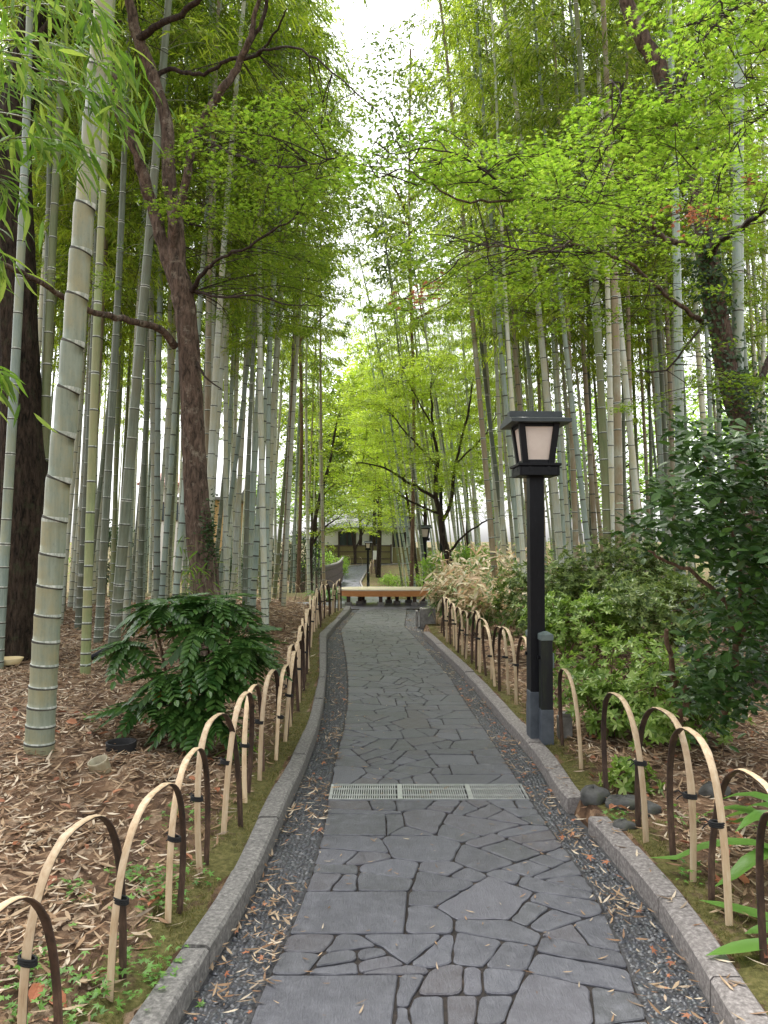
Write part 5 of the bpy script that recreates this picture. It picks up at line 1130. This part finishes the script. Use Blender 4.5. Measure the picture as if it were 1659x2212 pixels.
# camellia on the right
def camellia():
    base = np.array([2.62, 4.6, gzf(2.62, 4.6)]); t = thing('camellia_bush', 'large glossy dark leaved camellia filling the right edge', 'bush', base); r = np.random.default_rng(66)
    a = Acc(); sk = []
    for q in [[(1470, 1590, 5.4, 16), (1475, 1520, 5.3, 14), (1500, 1450, 5.2, 12), (1540, 1400, 5.1, 11), (1590, 1330, 5, 8)], [(1455, 1480, 5.4, 14), (1450, 1430, 5.3, 12), (1440, 1360, 5.2, 9)],
              [(1560, 1560, 5, 15), (1590, 1400, 4.8, 13), (1560, 1300, 4.7, 11), (1500, 1240, 4.7, 9), (1440, 1215, 4.7, 7), (1400, 1190, 4.7, 5)], [(1590, 1400, 4.8, 10), (1600, 1260, 4.6, 9), (1570, 1120, 4.5, 7), (1520, 980, 4.5, 5)], [(1590, 1400, 4.8, 10), (1660, 1200, 4.4, 9), (1650, 1000, 4.4, 6)]]:
        sk.append(tube_px(a, q, base, 7, .008))
    link('stems', a.mesh('stems', [M['bark_t']], True), t); lp, la, ln = [], [], []
    for (u0, v0, u1, v1, y0, y1, n) in [(1480, 930, 1720, 1080, 4.0, 5.2, 60), (1480, 1480, 1600, 1560, 4.6, 5.2, 12), (1600, 1000, 1720, 1500, 4.3, 5.6, 50), (1410, 1040, 1720, 1200, 3.9, 5.2, 90), (1550, 1180, 1720, 1350, 3.9, 4.8, 60), (1490, 1290, 1720, 1520, 4.2, 5.4, 80), (1440, 900, 1560, 960, 4.4, 5, 6), (1350, 1100, 1440, 1170, 4.8, 5.4, 8), (1440, 1440, 1560, 1560, 5, 5.6, 9)]:
        for _ in range(n):
            c = pt(r.uniform(u0, u1), r.uniform(v0, v1), r.uniform(y0, y1)); m = 15
            lp.append(c + r.normal(0, .055, (m, 3)) - base); d = rdir(m, -.7, .5) + (-.1, -.35, 0); la.append(d); ln.append(np.stack([r.normal(0, .4, m), r.normal(-.3, .4, m), np.ones(m)], 1))
    lp = np.concatenate(lp); L = Acc(); L.scatter(*OVAL, lp, np.concatenate(la), np.concatenate(ln), r.uniform(.06, .095, len(lp))); link('foliage', L.mesh('foliage', [M['cam']]), t)
camellia()
def S(u, v, zz=.12): q = gp(u, v, zz); return (q[0], q[1])
for (u, v, rr, lb, lm, seed, hh) in [
    (1190, 1420, (.75, .6, 1.25), 'dark leafy shrub right behind the near lamp post', 'aza2', 71, .2), (1330, 1420, (.85, .6, 1.45), 'tall bushy shrub between the lamp post and the camellia', 'aza2', 72, .25),
    (1260, 1490, (.5, .4, .95), 'open branched shrub with pale tipped leaves right of the lamp post', 'aza', 73, .45), (1420, 1490, (.6, .5, 1.15), 'green shrub tucked left of the camellia', 'aza2', 74, .35),
    (1330, 1560, (.42, .4, .72), 'bright rosette leaved azalea behind the tall lower hoops', 'aza', 75, .1), (1440, 1600, (.45, .4, .62), 'low azalea below the camellia', 'aza', 76, .05),
    (1300, 1585, (.2, .2, .42), 'small azalea beside the lone hoop', 'aza', 77, .1), (1345, 1690, (.12, .12, .16), 'tiny azalea sprouting between the tall hoops and the rocks', 'aza', 78, 0)]:
    c = S(u, v); shrub('azalea_bush', lb, 'bush', c, rr, int(62 * rr[0] * rr[2] + 3), 22, ROS, .060, M[lm], seed, 7, up=(.2, 1), h0=hh, sr=.016)
# dry bamboo grass between the right hoops and the small maple
R5 = np.random.default_rng(81)
for i, (x, y, h, rx) in enumerate([(1.35, 15.6, 1.35, .55), (2.0, 15.0, 1.5, .6), (1.75, 13.6, 1.25, .6), (2.5, 13.5, 1.35, .6), (1.5, 12.4, .9, .45), (2.3, 12.0, 1.0, .55), (2.9, 16.2, 1.4, .6), (1.2, 14.0, .95, .35)]):
    z = gzf(x, y); t = thing('bamboo_grass', 'clump of dry cream bamboo grass beside the far right hoops', 'bamboo grass', (x, y, z), 'dry bamboo grass clumps right of the path'); a = Acc(); lp, la, ln = [], [], []
    for k in range(46):
        az = R5.uniform(0, 2 * PI); rr = rx * math.sqrt(R5.random()); b0_ = np.array([rr * math.cos(az) * .8, rr * math.sin(az) * .8, 0]); e = b0_ * 1.25 + np.array([R5.normal(0, .08), R5.normal(0, .08), h * R5.uniform(.55, 1)])
        a.tube([b0_, (b0_ + e) / 2 + R5.normal(0, .03, 3), e], [.004, .003, .002], 4)
        for q in range(12):
            f = R5.uniform(.35, 1.02); p = b0_ + (e - b0_) * f; az2 = R5.uniform(0, 2 * PI); lp.append(p); la.append((math.cos(az2), math.sin(az2), R5.uniform(-1.2, .6))); ln.append((R5.normal(0, .5), R5.normal(0, .5), 1))
    lp, la, ln = map(np.array, (lp, la, ln)); g_ = (R5.random(len(lp)) < .30) | (lp[:, 2] < h * .42); tv = LANCE2[0] * (1, 1.5, 1)
    link('stems', a.mesh('stems', [M['slat_o']], True), t)
    L = Acc(); L.scatter(tv, LANCE2[1], lp[~g_], la[~g_], ln[~g_], R5.uniform(.16, .28, (~g_).sum())); link('dry_leaves', L.mesh('dry_leaves', [M['sasa_dry']]), t)
    L = Acc(); L.scatter(tv, LANCE2[1], lp[g_], la[g_], ln[g_], R5.uniform(.13, .22, g_.sum())); link('green_leaves', L.mesh('green_leaves', [M['sasa_g']]), t)
for (x, y, rr, lb, lm, seed) in [(1.55, 22.5, (.55, .5, 1.15), 'clipped yellow-green bush just right of the half hidden lantern', 'hedge', 91), (2.6, 22.2, (.75, .6, 1.35), 'wider yellow-green bush under the small maple', 'hedge', 92), (3.5, 21, (.7, .6, 1.2), 'third yellow-green bush behind the dry bamboo grass', 'hedge', 93),
        (-3.4, 31, (.9, .8, 2.6), 'dark evergreen shrub behind the solitary tan bamboo', 'ever', 94), (-4.6, 30, (.9, .8, 2.2), 'rounded dark shrub among far left bamboo', 'ever', 95), (-7.6, 21, (.7, .6, 1.9), 'dark shrub seen between culms left of the brown maple', 'ever', 96), (-6.0, 27, (.9, .8, 1.7), 'low dark shrub deep in the left grove', 'ever', 97),
        (-3.6, 42, (.8, .8, 2.2), 'green bush behind the brown board fence', 'hedge', 98), (-2.5, 46.5, (.35, .8, 1.2), 'small green bush at the far end of the board fence', 'hedge', 99), (6.8, 21, (.9, .8, 2.2), 'dark shrub deep in the right grove', 'ever', 101), (5.2, 27, (1, .8, 1.8), 'low green shrub deep in the right grove', 'hedge', 102), (-11, 24, (1.2, .8, 2.0), 'broad shrub deep at the left', 'hedge', 103),
        (1.5, 37.5, (1.3, .6, .7), 'low yellowish undergrowth clump behind the far hoops', 'hedge', 104), (.4, 41, (.6, .8, .6), 'low undergrowth clump beside the far lantern lamp', 'hedge', 105)]:
    shrub('evergreen_bush' if lm == 'ever' else 'round_bush', lb, 'bush', (x, y), rr, int(30 * rr[0] * rr[2] + 12), 60, OVAL, .085, M[lm], seed, 6, h0=.12)
# strap leaved plants
def strap(label, x, y, n, L0, w0, seed, spread=.15, lean=(0, 0), elr=(.5, 1.3)):
    r = np.random.default_rng(seed); z = gzf(x, y); t = thing('strap_leaved_plant', label, 'plant', (x, y, z))
    for i in range(n):
        az = r.uniform(0, 2 * PI); el = r.uniform(*elr); Ls = L0 * r.uniform(.7, 1.2); k = 9; q = np.linspace(0, 1, k); s0 = np.array([r.normal(0, spread * .4), r.normal(0, spread * .4), 0])
        hx = Ls * q * math.cos(el) + Ls * .25 * q ** 2; hz = Ls * q * math.sin(el) - Ls * .55 * q ** 2.6 * (1.5 - el * .4)
        d = np.array([math.cos(az) + lean[0], math.sin(az) + lean[1], 0]); d /= np.linalg.norm(d); sd = np.array([-d[1], d[0], 0]); wd = w0 * np.interp(q, [0, .25, .45, .7, .9, 1], [.08, .12, .8, 1, .5, .02])
        C_ = s0 + np.outer(hx, d) + np.outer(hz, [0, 0, 1]); C_[:, 2] = np.maximum(C_[:, 2], .02)
        V = np.stack([C_ - wd[:, None] * sd + np.outer(wd, [0, 0, .3]), C_, C_ + wd[:, None] * sd + np.outer(wd, [0, 0, .3])], 1).reshape(-1, 3); f = []
        for j in range(k - 1):
            for c in range(2): f.append([j * 3 + c, j * 3 + c + 1, j * 3 + c + 4, j * 3 + c + 3])
        a = Acc(); a.add(V, f); link('leaf', a.mesh('leaf', [M['aspi']], True), t)
    return t
strap('strap leaved plant with long arching leaves at the lower right corner', 1.98, 3.45, 20, .70, .048, 111, .22, (-.7, -.2), (.6, 1.3))
strap('low strap leaves lying beside the right kerb behind the tall hoops', 1.72, 2.95, 8, .36, .042, 112, .12, (-.7, -.4), (.1, .55))
strap('dense clump of strap leaves left of the bench', -1.35, 20.6, 46, .62, .05, 113, .5, (0, 0), (.4, 1.3))
# young bamboo sprig by the brown trunk
for (u, v, Yd, lb, n) in [(420, 1180, 7.7, 'young bamboo sprig in front of the brown maple trunk', 90), (480, 1230, 7.6, 'leafy bamboo shoot just right of the brown maple trunk', 70), (520, 1600, 5.2, 'grassy young bamboo tuft beside the left hoops below the mahonia', 30)]:
    q = pt(u, v, Yd); bx = q[0]; z = gzf(bx, Yd); t = thing('young_bamboo', lb, 'plant', (bx, Yd, z)); a = Acc(); lp, la, ln = [], [], []; r = np.random.default_rng(int(u)); H = 1.3 if n > 50 else .25
    for k in range(4):
        e = np.array([r.normal(0, .16), r.normal(0, .1), H * r.uniform(.75, 1.1)]); a.tube([(0, 0, 0), e * (.4, .4, .5), e], [.004, .003, .002], 4)
        for m_ in range(n // 4): f = r.uniform(.45, 1); az = r.uniform(0, 2 * PI); lp.append(e * f + r.normal(0, .05, 3)); la.append((math.cos(az), math.sin(az), r.uniform(-.9, .3))); ln.append((r.normal(0, .4), r.normal(0, .4), 1))
    link('stems', a.mesh('stems', [M['twig']]), t); L = Acc(); L.scatter(*LANCE2, lp, la, ln, r.uniform(.09, .15, len(lp))); link('foliage', L.mesh('foliage', [M['bl_near']]), t)

# ================================================================== SMALL THINGS
def lathe(prof, n=20, m=0):
    a = Acc(); P = np.array(prof); t = np.linspace(0, 2 * PI, n, endpoint=False); V = np.stack([np.outer(P[:, 0], np.cos(t)), np.outer(P[:, 0], np.sin(t)), np.repeat(P[:, 1:2], n, 1)], -1).reshape(-1, 3)
    i = np.arange(len(P) - 1)[:, None] * n; j = np.arange(n)[None]; a.add(V, np.stack([i + j, i + (j + 1) % n, i + n + (j + 1) % n, i + n + j], -1).reshape(-1, 4), m); return a
q = gp(218, 1640, .27); a = lathe([(.062, -.08), (.060, .06), (.061, .07), (.052, .07), (.050, .0), (.0, -.01)]); o = tag(link('bamboo_stump', a.mesh('bamboo_stump', [M['culm_tan']], True), None, (q[0], q[1], gzf(q[0], q[1]))), 'cut hollow bamboo stump, brown and tilted, right of the thick nearest bamboo', 'stump'); o.rotation_euler = (.25, -.2, 0)
q = gp(262, 1598, .27); a = lathe([(.095, -.03), (.098, .05), (.100, .055), (.088, .055), (.085, .01), (.0, .005)], 26); tag(link('metal_ring_cup', a.mesh('metal_ring_cup', [M['dark']], True), None, (q[0], q[1], gzf(q[0], q[1]))), 'round dark rusty pot rim sunk in the litter behind the cut stump', 'pot')
q = gp(20, 1440, .27); a = lathe([(.0, .0), (.10, .0), (.135, .05), (.14, .05), (.105, -.01)], 22); o = tag(link('shallow_dish', a.mesh('shallow_dish', [M['yellow']], True), None, (q[0], q[1], gzf(q[0], q[1]) + .03)), 'shallow cream dish lying by the foot of the dark trunk', 'dish')
q = gp(215, 1430, .27); t = thing('ground_spotlight', 'small black ground spotlight tilted between bamboo and mahonia', 'spotlight', (q[0], q[1], gzf(q[0], q[1])), None, .4)
a = Acc(); a.tube([(-.09, 0, .05), (.05, 0, .11), (.10, 0, .135)], [.03, .042, .048], 14); link('lamp_head', a.mesh('lamp_head', [M['black']], True), t); a = Acc(); a.tube([(0, 0, -.05), (0, 0, .08)], .008, 8); a.box((0, 0, .01), (.04, .04, .008)); link('spike', a.mesh('spike', [M['black']]), t)
def rock(label, x, y, sx, sy, sz, seed, mt='rock'):
    r = np.random.default_rng(seed); n, k = 22, 12; th = np.linspace(0, 2 * PI, n, endpoint=False); ph = np.linspace(-PI / 2, PI / 2, k); V = []
    w1, w2 = r.uniform(0, 6, 2)
    for p_ in ph:
        for t_ in th:
            f = 1 + .12 * math.sin(3 * t_ + w1 + 2 * p_) + .08 * math.sin(5 * t_ + w2) * math.cos(p_) + r.normal(0, .015); V.append((sx * f * math.cos(p_) ** .7 * math.cos(t_), sy * f * math.cos(p_) ** .7 * math.sin(t_), sz * f * math.sin(p_)))
    i = np.arange(k - 1)[:, None] * n; j = np.arange(n)[None]; a = Acc(); a.add(V, np.stack([i + j, i + (j + 1) % n, i + n + (j + 1) % n, i + n + j], -1).reshape(-1, 4))
    return tag(link('rock', a.mesh('rock', [M[mt]], True), None, (x, y, gzf(x, y) + sz * .3)), label, 'rock')
for i, (u, v, sx, sy, sz, lb) in enumerate([(1283, 1708, .085, .08, .06, 'mossy rock beside the broken end of the right kerb'), (1350, 1720, .11, .08, .04, 'flat dark rock behind the mossy rock'), (1400, 1735, .07, .06, .04, 'small rock at the foot of the first tall hoop leg'), (1545, 1705, .09, .07, .05, 'rounded grey rock among the tall hoops near the strap leaves'), (1345, 1765, .06, .05, .03, 'small half buried stone just behind the lower kerb end')]):
    q = gp(u, v, .12); rock(lb, q[0], q[1], sx, sy, sz, 400 + i)
q = gp(1192, 1575, .08); a = Acc(); a.box((0, 0, .05), (.05, .06, .10)); a.box((0, 0, .165), (.042, .05, .015)); tag(bevel(link('marker_stone', a.mesh('marker_stone', [M['concrete']]), None, (1.40, 6.02, .08)), .01), 'small pale concrete marker tucked behind the near lamp post', 'marker')
q = gp(612, 1352, .2); rock('brown broken stump stone in the litter beyond the mahonia', -1.72, 12.6, .11, .08, .07, 420, 'bark_t')

# ================================================================== LITTER, WEEDS, MOSS
R6 = np.random.default_rng(90)
def ground_pts(n, xr, yr, cond=None, ypow=1.):
    y = yr[0] + (yr[1] - yr[0]) * R6.random(n) ** ypow; x = R6.uniform(*xr, n); k = np.ones(n, bool) if cond is None else cond(x, y); x, y = x[k], y[k]
    return np.stack([x, y, gz(x, y)], 1)
def flat_scatter(L, tmpl, P, size, lift=.006, tilt=.25, m=0):
    n = len(P); az = R6.uniform(0, 2 * PI, n); P = P + np.stack([np.zeros(n), np.zeros(n), R6.uniform(0, lift, n) + .004], 1)
    L.scatter(*tmpl, P, np.stack([np.cos(az), np.sin(az), R6.normal(0, tilt * .5, n)], 1), np.stack([R6.normal(0, tilt, n), R6.normal(0, tilt, n), np.ones(n)], 1), size * R6.uniform(.4, 1.5, n), m)
FL = (LANCE[0] * (1, 1.1, -.6), LANCE[1])
L = Acc()
lc = lambda x, y: (x < kl_out(np.clip(y, .8, 17.6)) - .12) & (np.abs(x) < y * .55 + .4)
dens = lambda x, y: R6.random(len(x)) < np.clip(((kl_out(np.clip(y, .8, 17.6)) - x) - .05) / .5, .12, 1)
flat_scatter(L, FL, ground_pts(78000, (-5, -.8), (1.4, 10), lambda x, y: lc(x, y) & dens(x, y) & (R6.random(len(x)) < .62 + .5 * vnoise(x, y, 3.1)), 1.1), .068, .02, .3)
flat_scatter(L, FL, ground_pts(22000, (-9, -1.2), (9, 18), lc), .11, .02, .3)
rc = lambda x, y: (x > kr_out(np.clip(y, .8, 17.6)) + .1) & (x < y * .55 + .4)
densr = lambda x, y: R6.random(len(x)) < np.clip((x - kr_out(np.clip(y, .8, 17.6)) - .0) / .4, .12, 1)
flat_scatter(L, FL, ground_pts(40000, (1.1, 5), (1.6, 9), lambda x, y: rc(x, y) & densr(x, y) & (R6.random(len(x)) < .62 + .5 * vnoise(x, y, 3.1)), 1), .068, .02, .3)
flat_scatter(L, FL, ground_pts(12000, (1, 9), (9, 18), rc), .11, .02, .3)
tag(link('leaf_litter', L.mesh('leaf_litter', [M['lit']])), kind='stuff')
# leaves blown onto gravel beds and path joints
L = Acc(); P_ = []
for side, (fl, fr) in enumerate(((kl_in, path_l), (path_r, kr_in))):
    n = 2300; y = 1.4 + 15.5 * R6.random(n) ** 1.5; f = R6.beta(1.1, .8, n) if side == 0 else R6.beta(.7, .9, n); x = fl(y) + (fr(y) - fl(y)) * f
    kp = R6.random(n) < .45 + .75 * vnoise(x, y, 4.); P_.append(np.stack([x, y, np.full(n, .002)], 1)[kp])
flat_scatter(L, FL, np.concatenate(P_), .052, .008, .3)
n = 520; y = 1.6 + 9 * R6.random(n) ** 1.4; x = path_l(y) + (path_r(y) - path_l(y)) * R6.beta(.45, .45, n); flat_scatter(L, FL, np.stack([x, y, np.full(n, .004)], 1), .034, .002, .1)
n = 120; y = 1.7 + 3.5 * R6.random(n); x = np.where(R6.random(n) < .5, kl_in(y) + .02, kr_in(y) + .05) + 0; flat_scatter(L, FL, np.stack([x, y, np.where(x > 0, KZ, .004)], 1), .06, .002, .1)
tag(link('blown_leaves', L.mesh('blown_leaves', [M['lit']])), kind='stuff')
L = Acc(); n = 300; y = 1.7 + 7 * R6.random(n) ** 1.5; sd = R6.random(n) < .42
x = np.where(sd, kl_in(y) + (path_l(y) - kl_in(y)) * R6.random(n), path_r(y) + (kr_in(y) - path_r(y)) * R6.random(n)); keep = R6.random(n) < .6
flat_scatter(L, (STAR5[0] * (1, 1, 1.5), STAR5[1]), np.stack([x, y, np.full(n, .006)], 1)[keep], .055, .008, .35)
P_ = ground_pts(200, (-3.4, -.9), (1.6, 6), lc); flat_scatter(L, (OVAL[0] * (1, 1.2, 2.5), OVAL[1]), P_ + (0, 0, .012), .06, .02, .5)
P_ = ground_pts(200, (1.2, 3), (1.8, 6), rc); flat_scatter(L, (OVAL[0] * (1, 1.2, 2.5), OVAL[1]), P_ + (0, 0, .012), .06, .02, .5)
tag(link('russet_leaves', L.mesh('russet_leaves', [M['lit_red']])), kind='stuff')
# moss tufts and short grass along both verges
L = Acc(); BL = (np.array([(0, .10, 0), (0, -.10, 0), (1, 0, 0)], float), np.array([[0, 1, 2]]))
for fo, sg2, w_ in ((kl_out, -1, .34), (kr_out, 1, .30)):
    n = 16000; y = 1.4 + 15 * R6.random(n) ** 1.3; dd = np.abs(R6.normal(0, w_ * .6, n)) + .012; x = fo(y) + sg2 * dd; k = (vnoise(x, y, 5.) > -.35) & ~((sg2 > 0) & (y > kg0 - .05) & (y < kg1 + .05)); x, y = x[k], y[k]; n = len(x)
    L.scatter(*BL, np.stack([x, y, gz(x, y) - .002], 1), np.stack([R6.normal(0, .7, n), R6.normal(0, .7, n), np.ones(n)], 1), rdir(n, -.2, .2), R6.uniform(.010, .028, n))
tag(link('moss_tufts', L.mesh('moss_tufts', [M['grass']])), kind='stuff')
# weeds among the left hoops
L = Acc()
for (u, v, n, sp) in [(330, 2080, 40, .10), (180, 2110, 46, .13), (120, 2150, 40, .12), (345, 1930, 30, .07), (360, 1880, 30, .10), (300, 1895, 20, .06), (400, 1760, 26, .08), (385, 1625, 26, .06), (190, 1600, 12, .05), (375, 1500, 16, .05), (150, 1930, 14, .05), (60, 2100, 20, .1), (1330, 1750, 12, .06), (1500, 1880, 12, .06), (1475, 1760, 16, .08)]:
    n = n * 2; q = gp(u, v, .12); x = q[0] + R6.normal(0, sp, n); y = q[1] + R6.normal(0, sp, n); P_ = np.stack([x, y, gz(x, y) + R6.uniform(.01, .06, n)], 1)
    L.scatter(*STAR5, P_, rdir(n, -.2, .4), np.stack([R6.normal(0, .4, n), R6.normal(0, .4, n), np.ones(n)], 1), R6.uniform(.03, .065, n))
tag(link('weeds', L.mesh('weeds', [M['weed']])), kind='stuff')
